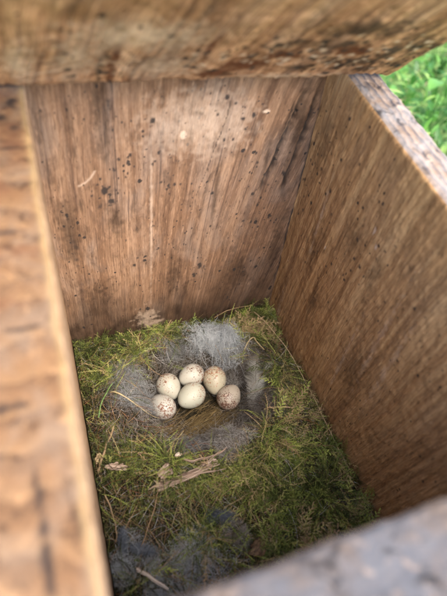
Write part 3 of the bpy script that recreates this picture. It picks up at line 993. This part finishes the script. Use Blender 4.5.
# ------------------------------------------------------------------ tufts lying in and around the cup
def tuft(name, label, cat, x, y, rx, ry, rz, n, mat, tone, seed, rad=(.05, .09), turn=.42, step=.9, m=11, rot=0.0, lift=0.0, core=.7, spread=1.0, outliers=.06, group='tufts of hair and wool round the cup'):
    r = np.random.default_rng(seed)
    z = float(height(np.array([x]), np.array([y]))[0]) + lift
    root = thing(name, label, cat, group, (x, y, z))
    nl = int(np.clip(n / 130, 6, 22))
    uc = r.normal(0, 1, (nl, 3))
    uc /= np.linalg.norm(uc, axis=1, keepdims=True)
    uc *= (r.uniform(0, 1, nl) ** .5)[:, None] * .85 * spread
    lobe = r.integers(0, nl, n)
    size = r.uniform(.22, .5, nl)
    u = uc[lobe] + r.normal(0, .62, (n, 3)) * size[lobe][:, None]
    loc = u * np.array([rx, ry, rz])
    lc = uc * np.array([rx, ry, rz])
    ca, sa = math.cos(rot), math.sin(rot)
    px = loc[:, 0] * ca - loc[:, 1] * sa
    py = loc[:, 0] * sa + loc[:, 1] * ca
    X, Y = x + px, y + py
    Z = height(X, Y) + lift + rz * .35 + loc[:, 2] * .75
    p0 = np.stack([X, Y, Z], 1)
    th = r.uniform(0, 6.28, n)
    d0 = np.stack([np.cos(th), np.sin(th), r.normal(0, .35, n)], 1)
    cx_, cy_ = x + lc[:, 0] * ca - lc[:, 1] * sa, y + lc[:, 0] * sa + lc[:, 1] * ca
    ctr = np.stack([cx_, cy_, height(cx_, cy_) + lift + rz * .3 + lc[:, 2] * .7], 1)[lobe]
    sw = (max(rx, ry) * (size * 1.1 + .12))[lobe][:, None]
    comb = r.normal(0, 1, (nl, 3))[lobe]
    d0 = d0 * .7 + comb * np.array([1, 1, .4])
    P = walk(p0, d0, r.uniform(.5, 1.25, n) * step, m, turn, r, .1, .85, (ctr, sw))
    if outliers:
        k = r.random(n) < outliers
        P[k] = walk(p0[k], d0[k], np.full(int(k.sum()), 1.5), m, .2, r, .3, .7)
    tn = np.clip(tone + r.normal(0, .16, n) + r.normal(0, .13, nl)[lobe] + .3 * fbm(loc[:, 0] * .28, loc[:, 1] * .28, loc[:, 2] * .3 + seed, 2, seed), 0, 1)
    V, F, A = fibre_mesh(P, r.uniform(*rad, n), tn)
    clamp_box(V)
    V = V - np.array([x, y, z])
    link('fibres', make_mesh(name + '_fibres', V, F, mat, True, {'tint': A}), root, 'stuff')
    if core > 0:
        # matted body of the tuft
        uu, vv = np.meshgrid(np.linspace(0, 2 * np.pi, 33)[:-1], np.linspace(.02, np.pi - .02, 18), indexing='ij')
        nx_, ny_, nz_ = np.cos(uu) * np.sin(vv), np.sin(uu) * np.sin(vv), np.cos(vv)
        k = core * (1 + .3 * fbm(nx_ * 2.1, ny_ * 2.1, nz_ * 2.1 + seed, 3, seed))
        bx, by = nx_ * rx * k, ny_ * ry * k
        gx_, gy_ = x + bx * ca - by * sa, y + bx * sa + by * ca
        gz_ = height(gx_, gy_) + lift + rz * .2 + nz_ * rz * k * .7
        Vc = np.stack([gx_, gy_, gz_], -1).reshape(-1, 3)
        clamp_box(Vc)
        Vc -= np.array([x, y, z])
        ii = np.arange(32 * 18).reshape(32, 18)
        Fc = np.stack([ii[:, :-1], ii[:, 1:], np.roll(ii, -1, 0)[:, 1:], np.roll(ii, -1, 0)[:, :-1]], -1).reshape(-1, 4)
        link('matted_core', make_mesh(name + '_core', Vc, Fc, mat, True, {'tint': np.clip(tone * .6 - .05 + .25 * fbm(Vc[:, 0] * .4, Vc[:, 1] * .4, Vc[:, 2] * .4, 3, seed), 0, 1)}), root)
    return root


GREYF = [(0.0, (0.05, 0.042, 0.033)), (0.3, (0.155, 0.13, 0.102)), (0.55, (0.30, 0.265, 0.22)), (0.8, (0.56, 0.54, 0.50)), (1.0, (0.72, 0.70, 0.67))]
BLUEF = [(0.0, (0.06, 0.058, 0.055)), (0.3, (0.17, 0.17, 0.165)), (0.6, (0.33, 0.335, 0.33)), (1.0, (0.62, 0.64, 0.645))]
WOOL = [(0.0, (0.13, 0.135, 0.14)), (0.35, (0.33, 0.35, 0.355)), (0.7, (0.52, 0.555, 0.565)), (1.0, (0.72, 0.74, 0.74))]
M_grey = tint_mat('grey_fur', GREYF, .8, .3, .15, .2)
M_blue = tint_mat('blue_grey_fluff', BLUEF, .8, .3, .15, .2)
M_wool = tint_mat('white_wool', WOOL, .85, .35, .1, .3)

tuft('wool_tuft', 'large white tuft of curly wool against the back board above the eggs', 'wool', 92, -19, 18, 16, 10, 3000, M_wool, .64, 201, (.065, .125), .55, 1.1, 13, -.5, 2.5, .6)
tuft('fur_tuft', 'wide grey fluff on the left rim of the cup beside the leftmost egg', 'fur', 30, -38, 13, 20, 4, 2800, M_blue, .5, 202, (.05, .095), .3, 1.2, 11, .2, 1.5, .6)
tuft('fur_tuft', 'blue grey fluff on the rim below the eggs, left of the brown fluff', 'fur', 54, -85, 13, 10, 4.5, 2000, M_blue, .42, 203, (.05, .095), .32, 1.0, 11, .3, 2.5, .62)
tuft('fur_tuft', 'brownish grey fluff on the rim below the eggs, above the pale stems', 'fur', 77, -91, 15, 13, 8, 2900, M_grey, .56, 204, (.05, .10), .32, 1.1, 11, .1, 2.5, .62)
tuft('fur_tuft', 'brown grey hair heap between the white wool and the pale feather', 'fur', 108, -38, 14, 14, 6, 2500, M_grey, .32, 205, (.05, .10), .3, 1.1, 11, .4, 1.5, .6)
tuft('fur_tuft', 'small bluish wisp on the rim behind the top left egg', 'fur', 60, -17, 16, 6, 3, 1400, M_blue, .45, 206, (.05, .09), .35, .9, 10, 0, .5, .7)
tuft('fur_tuft', 'grey hair on the right rim under the pale feather', 'fur', 106, -72, 13, 13, 4.5, 2000, M_grey, .3, 207, (.05, .10), .28, 1.2, 11, .2, 0, .7)
tuft('fur_tuft', 'grey brown fluff wad in the moss between the dark blue feather and front board', 'fur', 63, -139, 8, 7, 4, 1300, M_grey, .5, 208, (.05, .09), .4, .9, 10, 0, 3.0, .8)


# ------------------------------------------------------------------ feathers
def feather(label, x, y, L, w, az, pitch, mat, mat_shaft, tone, seed, curl=.25, downy=.35, lift=1.5, gaps=.12, group='feathers in the nest', roll=0.0, grade=.6, barbs=4.0):
    r = np.random.default_rng(seed)
    z = float(height(np.array([x]), np.array([y]))[0]) + lift
    root = thing('feather', label, 'feather', group, (x, y, z))
    root.rotation_euler = Matrix.Rotation(az, 3, 'Z').to_euler()
    R = np.array(Matrix.Rotation(-pitch, 3, 'Y') @ Matrix.Rotation(roll, 3, 'X'))

    def spine(t):
        return np.stack([L * (t - .5), .08 * L * np.sin(2 * t), curl * L * (t - .5) ** 2 * -1 + 0 * t], -1)
    t = np.linspace(0, 1, 14)
    V, F, sid = tubes(spine(t)[None] @ R.T, np.array([.28]), 5, .2)
    link('shaft', make_mesh('feather_shaft', V, F, mat_shaft, True, {'tint': np.full(len(V), .7)}), root)
    n = int(L * barbs)
    tb = np.concatenate([np.linspace(.14 + .0, .99, n)] * 2)
    sd = np.repeat([1, -1], n)
    shape = np.sin(np.pi * np.clip(tb, 0, 1) ** .75) ** .6
    ln = w * shape * r.uniform(.6, 1.1, 2 * n)
    m_ = 7
    s = np.linspace(0, 1, m_)
    base = spine(tb)
    slot = (.4 * np.floor(fbm(tb * 9, sd * 3.0, 0 * tb, 1, seed) * 3) * gaps)
    fwd = .75 + slot
    off = np.zeros((2 * n, m_, 3))
    off[..., 0] = ln[:, None] * (fwd[:, None] * s - .15 * s ** 2)
    off[..., 1] = sd[:, None] * ln[:, None] * s * (1 - .2 * s)
    off[..., 2] = -.18 * ln[:, None] * s ** 2 + r.normal(0, .22, (2 * n, 1)) * s * w * .25
    P = (base[:, None, :] + off) @ R.T
    V, F, sid = tubes(P, np.full(2 * n, .085), 3, .5)
    tn = np.clip(tone - .5 * (tb - .4) * grade + .12 * np.sin(tb * 9 + sd) * grade + r.normal(0, .08, 2 * n), 0, 1)
    link('vane', make_mesh('feather_vane', V, F, mat, True, {'tint': tn[sid]}), root, 'stuff')
    k = int(420 * downy)
    p0 = spine(r.uniform(.02, .35, k) if barbs > 5 else r.uniform(.02, .9, k))
    th = r.uniform(0, 6.28, k)
    Pd = walk(p0 + np.array([0, 0, .3]), np.stack([np.cos(th), np.sin(th), r.uniform(0, .5, k)], 1), np.full(k, w * .1), 8, .3, r)
    V, F, sid = tubes(Pd @ R.T, np.full(k, .05), 3, .5)
    link('down', make_mesh('feather_down', V, F, mat, True, {'tint': np.clip(tone + r.normal(.05, .12, k), 0, 1)[sid]}), root, 'stuff')
    return root


PALEF = [(0.0, (0.07, 0.063, 0.05)), (0.4, (0.25, 0.235, 0.19)), (0.7, (0.48, 0.46, 0.40)), (1.0, (0.78, 0.77, 0.72))]
INKF = [(0.0, (0.025, 0.027, 0.030)), (0.35, (0.06, 0.07, 0.088)), (0.65, (0.15, 0.17, 0.20)), (1.0, (0.40, 0.43, 0.46))]
M_palef = tint_mat('pale_feather', PALEF, .7, .35, .2)
M_ink = tint_mat('slate_blue_feather', INKF, .6, .25, .3)
M_shaft = tint_mat('feather_shaft', [(0, (.1, .08, .05)), (1, (.5, .44, .34))], .5, .1, .3)
M_twig_dark = tint_mat('dark_shaft', [(0, (.03, .025, .02)), (1, (.10, .08, .06))], .5, .0, .3)
feather('pale grey feather curled on the right rim beside the dark speckled egg', 111, -54, 34, 10, math.radians(66), .3, M_palef, M_twig_dark, .78, 301, .3, 1.0, 8.5, .3, grade=1.2, barbs=6.0)
feather('small white tipped feather at the moss edge right of the cup', 119, -50, 11, 3.6, math.radians(200), .2, M_palef, M_shaft, .78, 302, .5, .6, 4.0)
feather('dark blue feather in the moss below the split pale stem', 58, -129, 16, 6.5, math.radians(160), .15, M_ink, M_shaft, .52, 303, .4, 1.0, 5.5)
feather('slate blue feather close to the left board, upright among moss', 9, -128, 15, 4.2, math.radians(75), .3, M_ink, M_shaft, .6, 304, .4, 1.0, 5.5)
feather('bright blue grey feather lying flat right of the slate one', 17, -133, 13, 4.5, math.radians(150), .1, M_ink, M_shaft, .66, 305, .3, .9, 5.5)
feather('bluish feather at the lower end of the moss by the white stick', 34, -154, 16, 5, math.radians(30), .1, M_ink, M_shaft, .8, 306, .4, .9, 3.0)
feather('teal dark feather in the right front corner of the box', 127, -140, 17, 5, math.radians(110), .25, M_ink, M_shaft, .3, 307, .4, .8, 4.0)
feather('dusky feather half sunk in moss between the front board and the fluff wad', 84, -150, 13, 4, math.radians(20), .2, M_ink, M_shaft, .38, 308, .4, .8, 2.5)
tuft('down_tuft', 'pale blue wispy down along the front left of the moss', 'down', 28, -156, 26, 16, 3.5, 2000, M_blue, 1.0, 209, (.05, .095), .3, 1.3, 11, .2, 2.5, 0, group='wisps of down in the moss')
tuft('down_tuft', 'pale blue green wisp of down over the middle of the near moss', 'down', 42, -138, 14, 12, 3, 700, M_blue, .95, 211, (.05, .09), .3, 1.3, 11, .2, 2.5, 0, group='wisps of down in the moss')
tuft('down_tuft', 'thin blue grey down beside the slate feather on the left', 'down', 12, -136, 10, 16, 3, 1000, M_blue, .85, 210, (.05, .09), .3, 1.2, 11, .2, 2.5, 0, group='wisps of down in the moss')


# ------------------------------------------------------------------ stems, twigs, splinters
def path_stem(name, label, cat, pts, rad, mat, tone, group='stems and twigs on the nest', wob=.25, seed=1, sides=7, fork=None, rid=.35, flatten=1.0, bundle=0):
    """bent stem through pts (x, y, lift above the nest surface)"""
    r = np.random.default_rng(seed)
    pts = np.array(pts, float)
    pts[:, 2] += height(pts[:, 0], pts[:, 1])
    t0 = np.linspace(0, 1, len(pts))
    t = np.linspace(0, 1, 26)

    def spl(c):
        # Catmull-like smooth interpolation
        return np.interp(t, t0, c) if len(pts) < 3 else np.polyval(np.polyfit(t0, c, min(3, len(pts) - 1)), t)
    P = np.stack([spl(pts[:, i]) for i in range(3)], 1)
    for i in range(3):
        P[:, i] += wob * fbm(t * 7, 0 * t + i, 0 * t, 2, seed)
    o = P[0].copy()
    root = thing(name, label, cat, group, o)
    V, F, sid = tubes((P - o)[None], np.array([rad]), sides, .55)
    if bundle:
        nb = bundle
        ph = np.arange(nb) * 2.4
        rr = rad * .78 * np.sqrt((np.arange(nb) + .3) / nb)
        aa = r.uniform(0, .12, nb)
        bb = 1 - r.uniform(0, .22, nb) ** 1.5
        tg = np.gradient(P, axis=0)
        tg /= np.linalg.norm(tg, axis=1, keepdims=True)
        sdv = np.cross(tg, [0, 0, 1.0])
        upv = np.cross(sdv, tg)
        paths = np.zeros((nb, 26, 3))
        for q in range(nb):
            tq = aa[q] + (bb[q] - aa[q]) * t
            cp = np.stack([np.interp(tq, t, P[:, i]) for i in range(3)], 1) - o
            s_ = np.stack([np.interp(tq, t, sdv[:, i]) for i in range(3)], 1)
            u_ = np.stack([np.interp(tq, t, upv[:, i]) for i in range(3)], 1)
            fray = 1 + 1.1 * np.clip(np.abs(tq - .5) * 2 - .6, 0, 1) * r.uniform(0, 1.5)
            a_ = ph[q] + .9 * tq * r.uniform(-1, 1)
            wq = (rr[q] * fray * (1 + .3 * fbm(tq * 5 + q, 0 * tq, 0 * tq, 2, seed)))[:, None]
            paths[q] = cp + wq * (np.cos(a_)[:, None] * s_ + flatten * np.sin(a_)[:, None] * u_) + .18 * np.stack([fbm(tq * 12 + q * 3, 0 * tq + i, 0 * tq, 2, seed) for i in range(3)], 1)
        Vb, Fb, sid = tubes(paths, rad * r.uniform(.16, .34, nb), 5, .45)
        tv = np.tile(np.repeat(t, 5), nb)
        tnb = np.clip(tone + r.normal(0, .2, nb)[sid] + .2 * fbm(tv * 16, sid * 1.7, 0 * tv, 2, seed), 0, 1)
        link('stem_fibres', make_mesh(name + '_fibres', Vb, Fb, mat, True, {'tint': tnb}), root)
    ring_i = np.tile(np.arange(sides), len(V) // sides)
    cen = np.repeat(P - o, sides, axis=0)
    k = 1 + rid * fbm(ring_i * 1.7, np.repeat(t, sides) * 6, 0 * V[:, 0], 2, seed)
    V = cen + (V - cen) * k[:, None] * np.array([1, 1, flatten]) * (.62 if bundle else 1)
    tn = np.clip(tone + .28 * fbm(np.repeat(t, sides) * 14, ring_i * 2.3, 0 * V[:, 0], 2, seed + 2), 0, 1)
    # end caps: close the tube with centre fans folded into quads
    nv = len(V)
    V = np.concatenate([V, cen[:1], cen[-1:]])
    tn = np.concatenate([tn, [tone], [tone]])
    caps = [(nv, (j + 1) % sides, j, j) for j in range(0)]
    link('stem', make_mesh(name + '_stem', V, F, mat, True, {'tint': tn}), root)
    if fork:
        for q, (ta, dx, dy, dz, ln, rr) in enumerate(fork):
            p = P[int(ta * 25)] - o
            dvec = np.array([dx, dy, dz], float)
            dvec /= np.linalg.norm(dvec)
            tt = np.linspace(0, 1, 9)[:, None]
            pp = p + dvec * ln * tt + np.array([0, 0, -.08 * ln]) * tt ** 2 + .2 * fbm(tt * 4, tt * 0 + q, np.array([[0., 1., 2.]]), 2, seed + q)
            Vf, Ff, _ = tubes(pp[None], np.array([rr]), 5, .3)
            link('side_shoot', make_mesh(name + '_side_shoot', Vf, Ff, mat, True, {'tint': np.clip(np.full(len(Vf), tone) + .1 * fbm(Vf[:, 0], Vf[:, 1], Vf[:, 2], 2, 3), 0, 1)}), root)
    return root


PALEW = [(0.0, (0.13, 0.085, 0.06)), (0.4, (0.33, 0.235, 0.17)), (0.7, (0.50, 0.39, 0.30)), (1.0, (0.66, 0.57, 0.47))]
M_palew = tint_mat('pale_bark_strip', PALEW, .75, .1, .2)
BROWNW = [(0.0, (0.05, 0.03, 0.018)), (0.5, (0.20, 0.125, 0.065)), (1.0, (0.42, 0.31, 0.18))]
M_twig = tint_mat('brown_twig', BROWNW, .75, 0, .25)

path_stem('split_stem', 'thick pale split stem lying in the moss below the cup', 'stem', [(30, -105.5, 4.8), (42, -106.5, 5.6), (54, -105, 5.8), (64, -102, 5.2)], 2.6, M_palew, .5, seed=11, sides=9, rid=.7, flatten=.7, wob=.6, bundle=26,
          fork=[(.0, -1, -.25, .1, 5, .7), (.05, -.7, .9, .4, 4, .5), (.45, 1, -.15, .22, 22, .55), (.25, 1, .25, .1, 20, .45), (.6, 1, .45, .25, 17, .4), (.15, .9, -.5, .1, 7, .5)])
path_stem('split_stem', 'thin pale stem crossing above the thick split stem', 'stem', [(47, -97, 4.5), (57, -100, 6), (70, -98, 6.5), (82, -88, 7.5)], .7, M_palew, .5, seed=12, wob=.5, bundle=6)
path_stem('twig', 'straight light brown twig leaning on the left board', 'twig', [(2.5, -91, 6), (7, -80, 6.5), (15, -65, 6)], .8, M_twig, .85, seed=13, wob=.6, sides=8, bundle=8)
path_stem('grass_stem', 'curved whitish grass blade between the left moss and the leftmost egg', 'grass', [(17, -44, 4.5), (24, -51, 5), (33, -57, 4), (43, -59, 2)], .5, M_straw, 1.0, seed=14, wob=.2)
path_stem('twig', 'short brown twig in the moss right of the cup', 'twig', [(105, -77, 4), (112, -81, 5), (121, -84, 4.6)], .7, M_twig, .8, seed=15)
path_stem('grass_stem', 'bent straw coloured scrap on the hair below the white wool', 'grass', [(108, -33, 7), (113, -29, 8), (117, -29, 8)], .45, M_straw, .9, seed=16, wob=.1)
path_stem('grass_stem', 'straw scrap pointing down beside the bent one', 'grass', [(116.5, -29, 8), (117.5, -33, 7.5), (120, -38, 6.5)], .42, M_straw, .85, seed=17, wob=.1)
path_stem('stick', 'whitish peeled stick at the lower left by the front board', 'stick', [(12, -141, 6), (17, -146, 6.5), (24, -153, 6)], .9, M_palew, .95, seed=18, sides=8, bundle=10)
path_stem('grass_stem', 'dark thin stalk down the middle of the moss below the stems', 'grass', [(67, -106, 4), (69, -117, 5), (73, -131, 4)], .4, M_twig, .35, seed=19, wob=.6)
path_stem('grass_stem', 'grey stalk slanting beside the dark middle stalk', 'grass', [(73, -104, 4.5), (77, -116, 5.5), (79, -134, 4.5)], .38, M_straw, .75, seed=20, wob=.6)
path_stem('grass_stem', 'long fine stalk running down along the right board', 'grass', [(124, -8, 10), (133, -36, 10), (136.5, -70, 8), (137, -105, 6), (138, -128, 4)], .3, M_twig, .9, seed=21, wob=.8)
path_stem('grass_stem', 'thin arched stalk in the back right corner', 'grass', [(96, -5, 10), (106, -4, 14), (116, -4, 16), (126, -3, 14)], .24, M_twig, .6, seed=22, wob=.4)
path_stem('grass_stem', 'bright green grass blade at the left edge', 'grass', [(8, -56, 5), (12, -48, 7), (19, -41, 7.5)], .5, tint_mat('green_blade', [(0, (.06, .11, .03)), (.6, (.14, .24, .07)), (1, (.25, .36, .13))], .6, .3, .3), .65, seed=23, wob=.3, flatten=.5)
path_stem('grass_stem', 'fine pale stalk over the brown fluff below the eggs', 'grass', [(77, -74, 3), (85, -84, 5), (92, -93, 5)], .26, M_straw, .9, seed=24, wob=.5)
path_stem('grass_stem', 'short straw strand on the moss right of the brown fluff', 'grass', [(98, -84, 4), (106, -95, 5.5), (115, -103, 5)], .3, M_straw, .8, seed=25, wob=.6)
path_stem('grass_stem', 'thin brown stalk by the blue feathers at the left', 'grass', [(14, -134, 5), (24, -121, 6), (30, -108, 5.5)], .35, M_twig, .6, seed=26, wob=.7)
path_stem('grass_stem', 'short brown stalk low on the left moss', 'grass', [(4, -104, 5), (6, -116, 5), (5, -126, 5)], .4, M_twig, .7, seed=27, wob=.5)


def flake(label, x, y, L, w, az, tilt, mat, tone, seed, lift=4.5, group='flakes of bark and dry leaf'):
    """curled scrap of bark with a ragged outline and real thickness"""
    z = float(height(np.array([x]), np.array([y]))[0]) + lift
    n, m_ = 25, 19
    u, v = np.meshgrid(np.linspace(-1, 1, n), np.linspace(-1, 1, m_), indexing='ij')
    edge = 1 + .5 * fbm(u * 2.4, v * 2.4, 0 * u + seed, 3, seed)
    X, Y = u * L / 2 * np.sqrt(1 - .45 * v ** 2) * edge, v * w / 2 * np.sqrt(1 - .5 * u ** 2) * edge
    Z = .8 * (v ** 2) * w * .35 + .6 * fbm(u * 1.5, v * 1.5, 0 * u + 3, 3, seed) - .3 * u * u
    top = np.stack([X, Y, Z + .22], -1).reshape(-1, 3)
    bot = np.stack([X, Y, Z - .22], -1).reshape(-1, 3)
    ii = np.arange(n * m_).reshape(n, m_)
    F = np.stack([ii[:-1, :-1], ii[1:, :-1], ii[1:, 1:], ii[:-1, 1:]], -1).reshape(-1, 4)
    rg = np.concatenate([ii[:, 0], ii[-1, 1:], ii[-2::-1, -1], ii[0, -2:0:-1]])
    Fs = np.stack([rg, rg + n * m_, np.roll(rg, -1) + n * m_, np.roll(rg, -1)], 1)
    V = np.concatenate([top, bot])
    tn = np.clip(tone - .1 + .55 * fbm(V[:, 0] * .35, V[:, 1] * 2.2, 0 * V[:, 0], 3, seed), 0, 1)
    ob = link('bark_flake', make_mesh('bark_flake', V, np.concatenate([F, F[:, ::-1] + n * m_, Fs[:, ::-1]]), mat, True, {'tint': tn}))
    ob.location = (x * S, y * S, z * S)
    ob.rotation_euler = (tilt, .15, az)
    return tag(ob, label, 'bark flake', group)


flake('pinkish bark flake at the left end of the thick split stem', 36, -101, 9, 6.5, .6, .25, M_palew, .6, 401, 6.0)
flake('pale narrow flake on the moss right of the leaning twig', 12, -90, 11, 4, -.2, .2, M_palew, .55, 402, 5.5)
flake('dark curled flake in the right moss against the board', 131, -88, 6, 4, 1.0, .4, M_twig, .4, 403, 4)
flake('tiny dry brown leaf scrap by the left board', 4, -82, 6, 3.5, .9, .3, M_twig, .95, 404, 6)
flake('small white scrap just above the pinkish flake', 45, -94, 4, 2.2, .4, .2, M_palew, 1.0, 405, 5)
flake('dark bark chunk at the bottom near the front board', 70, -149, 11, 7, .4, .3, M_twig, .25, 406, 7.5)


# ------------------------------------------------------------------ the eggs
def egg(label, x, y, az, tilt, L, Wd, mat, z=None, roll=0.0):
    nu, nv = 48, 32
    t = np.linspace(0, np.pi, nv + 1)
    u = np.linspace(0, 2 * np.pi, nu + 1)[:-1]
    X = L / 2 * np.cos(t)
    Rr = Wd / 2 * np.sin(t) * (1 - .13 * np.cos(t) - .03 * np.cos(2 * t))
    V = np.stack([np.broadcast_to(X[:, None], (nv + 1, nu)), Rr[:, None] * np.cos(u), Rr[:, None] * np.sin(u)], -1).reshape(-1, 3)
    ii = np.arange((nv + 1) * nu).reshape(nv + 1, nu)
    F = np.stack([ii[:-1], ii[1:], np.roll(ii[1:], -1, 1), np.roll(ii[:-1], -1, 1)], -1).reshape(-1, 4)
    ob = link('egg', make_mesh('egg', V, F, mat, True))
    ob.location = (x * S, y * S, z * S)
    ob.rotation_euler = (Matrix.Rotation(az, 3, 'Z') @ Matrix.Rotation(-tilt, 3, 'Y') @ Matrix.Rotation(roll, 3, 'X')).to_euler()
    return tag(ob, label, 'egg', 'speckled eggs in the nest cup')


RUST = (0.13, 0.055, 0.03)
R_ = math.radians
EZ = -10.0
egg('cream egg with rust blotches at its top end, upper left of the clutch', 55.0, -37.8, R_(-70), R_(-12), 18.6, 15.0, egg_mat('egg_shell_a', (0.43, 0.41, 0.335), RUST, 1, .6, .55, .5), EZ)
egg('topmost cream egg evenly peppered with rust spots', 71.6, -33.6, R_(196), R_(4), 18.4, 15.0, egg_mat('egg_shell_b', (0.44, 0.42, 0.355), RUST, 2, .66, .7, .3), EZ + .5)
egg('tall yellowish egg with brown freckles, upper right of the clutch', 85.8, -41.0, R_(-100), R_(-18), 19.8, 15.2, egg_mat('egg_shell_c', (0.42, 0.38, 0.275), (0.22, 0.10, 0.05), 3, .6, .8, .5), EZ)
egg('palest egg with hardly any spots, lying across the middle front', 67.0, -49.0, R_(205), R_(3), 20.0, 15.5, egg_mat('egg_shell_d', (0.45, 0.445, 0.36), (0.24, 0.12, 0.07), 4, .26, .7, .2), EZ + .8)
egg('leftmost white egg with scattered red brown spots', 47.2, -51.4, R_(120), R_(-10), 19.0, 14.6, egg_mat('egg_shell_e', (0.44, 0.425, 0.37), (0.15, 0.065, 0.038), 5, .42, .75, .2), EZ + .5)
egg('darkest egg with dense fine brown speckles, at the far right', 90.8, -55.8, R_(35), R_(25), 17.6, 14.8, egg_mat('egg_shell_f', (0.37, 0.325, 0.255), (0.105, 0.05, 0.032), 6, .6, 1.0, .5, .04), EZ)

# ------------------------------------------------------------------ outside: ground and low plants
M_soil = noise_mat('leaf_litter_soil', [(0.3, (0.06, 0.09, 0.03)), (0.5, (0.11, 0.19, 0.055)), (0.7, (0.22, 0.28, 0.10))], 0.03, .95, .5, 8)
gq = 60000
me = make_mesh('ground', [(-gq, -gq, ZB - .5), (gq, -gq, ZB - .5), (gq, gq, ZB - .5), (-gq, gq, ZB - .5)], [(0, 1, 2, 3)], M_soil)
link('ground', me, None, 'structure')

LEAF = [(0.0, (0.018, 0.06, 0.010)), (0.4, (0.055, 0.17, 0.028)), (0.7, (0.14, 0.32, 0.06)), (0.9, (0.33, 0.46, 0.13)), (1.0, (0.40, 0.32, 0.16))]
M_leaf = tint_mat('green_leaves', LEAF, .42, .45, .4)


def leaf_geo(L=22, w=13, n=7):
    """cupped leaf blade with a midrib fold, along +x from the origin, 24 tris"""
    t = np.linspace(0, 1, n)
    hw = w / 2 * np.sin(np.pi * np.clip(t, .03, .985) ** .8) ** .8
    mid = np.stack([L * t, 0 * t, 3 * np.sin(2.5 * t)], 1)
    lf = mid + np.stack([0 * t, hw, .3 * hw], 1)
    rg = mid + np.stack([0 * t, -hw, .3 * hw], 1)
    V = np.concatenate([mid, lf, rg])
    F = []
    for i in range(n - 1):
        F += [(i, i + 1, n + 1 + i, n + i), (i + 1, i, 2 * n + i, 2 * n + 1 + i)]
    return V, np.array(F)


LV, LF = leaf_geo()
r = np.random.default_rng(61)
n = 42000
rad = np.sqrt(r.uniform(0, 1, n)) * np.where(r.random(n) < .5, 800, 2200)
th = r.uniform(0, 6.283, n)
x, y = 950 + rad * np.cos(th), 720 + rad * np.sin(th)
k = ~((x > -60) & (x < 190) & (y > -250) & (y < 50)) & (np.hypot(x - CAM[0], y - CAM[1]) > 130)
x, y = x[k], y[k]
n = len(x)
zz = ZB + np.abs(r.normal(0, 45, n)) * (.4 + .6 * (fbm(x * .004, y * .004, 0 * x, 2, 5) > -.1)) + 2
az, pt, sc_ = r.uniform(0, 6.28, n), r.normal(.25, .5, n), r.uniform(.4, 1.1, n)
ca, sa, cp, sp_ = np.cos(az), np.sin(az), np.cos(pt), np.sin(pt)
CVV, CF = leaf_geo(26, 9, 4)
FULL = (LV, LF)
LV, LF = CVV, CF
X = LV[None, :, 0] * cp[:, None] - LV[None, :, 2] * sp_[:, None]
Z = LV[None, :, 0] * sp_[:, None] + LV[None, :, 2] * cp[:, None]
VV = np.stack([X * ca[:, None] - LV[None, :, 1] * sa[:, None], X * sa[:, None] + LV[None, :, 1] * ca[:, None], Z], -1) * sc_[:, None, None] + np.stack([x, y, zz], 1)[:, None, :]
VV[..., 2] = np.maximum(VV[..., 2], ZB + .5)
FF = (LF[None] + (np.arange(n) * len(LV))[:, None, None]).reshape(-1, 4)
tn = np.clip(r.normal(.58, .2, n) + .3 * fbm(x * .008, y * .008, 0 * x, 2, 19) + np.where(r.random(n) < .12, .35, 0), 0, 1)
link('ground_cover', make_mesh('ground_cover', VV.reshape(-1, 3), FF, M_leaf, True, {'tint': np.repeat(tn, len(LV))}), None, 'stuff')

LV, LF = FULL
leaf_meshes = [make_mesh('plant_leaf', LV * s, LF, M_leaf, True, {'tint': np.full(len(LV), t)}) for s, t in ((1.0, .45), (1.25, .55), (1.5, .65), (1.1, .75))]
PLANTS = [('low green plant nearest the box, in the gap beside the lid', 560, 330, 9), ('broad leaved green plant behind the nearest plant', 760, 560, 11), ('tall leafy plant farthest out at the picture edge', 1120, 620, 12),
          ('leafy plant low by the pale top of the right board', 620, 220, 9), ('bushy green plant in the middle of the undergrowth', 900, 760, 12)]
for i, (lab, px, py, nl) in enumerate(PLANTS):
    pl = thing('leafy_plant', lab, 'plant', 'leafy plants beyond the box', (px, py, ZB))
    sr = np.random.default_rng(70 + i)
    hts = sr.uniform(40, 130, nl)
    azs = np.arange(nl) * 2.4
    outs = sr.uniform(20, 55, nl)
    base = np.zeros((nl, 8, 3))
    for j in range(nl):
        tt = np.linspace(0, 1, 8)
        base[j] = np.stack([outs[j] * tt ** 1.6 * math.cos(azs[j]), outs[j] * tt ** 1.6 * math.sin(azs[j]), hts[j] * tt], 1)
    V, F, sid = tubes(base, np.full(nl, 1.2), 5, .6)
    link('stems', make_mesh('plant_stems', V, F, M_leaf, True, {'tint': np.full(len(V), .35)}), pl)
    for j in range(nl):
        lf = link('leaf', leaf_meshes[int(sr.integers(0, 4))], pl)
        lf.location = [c * S for c in base[j, -1]]
        lf.rotation_euler = (sr.normal(0, .3), sr.normal(.1, .3), azs[j] + sr.normal(0, .3))
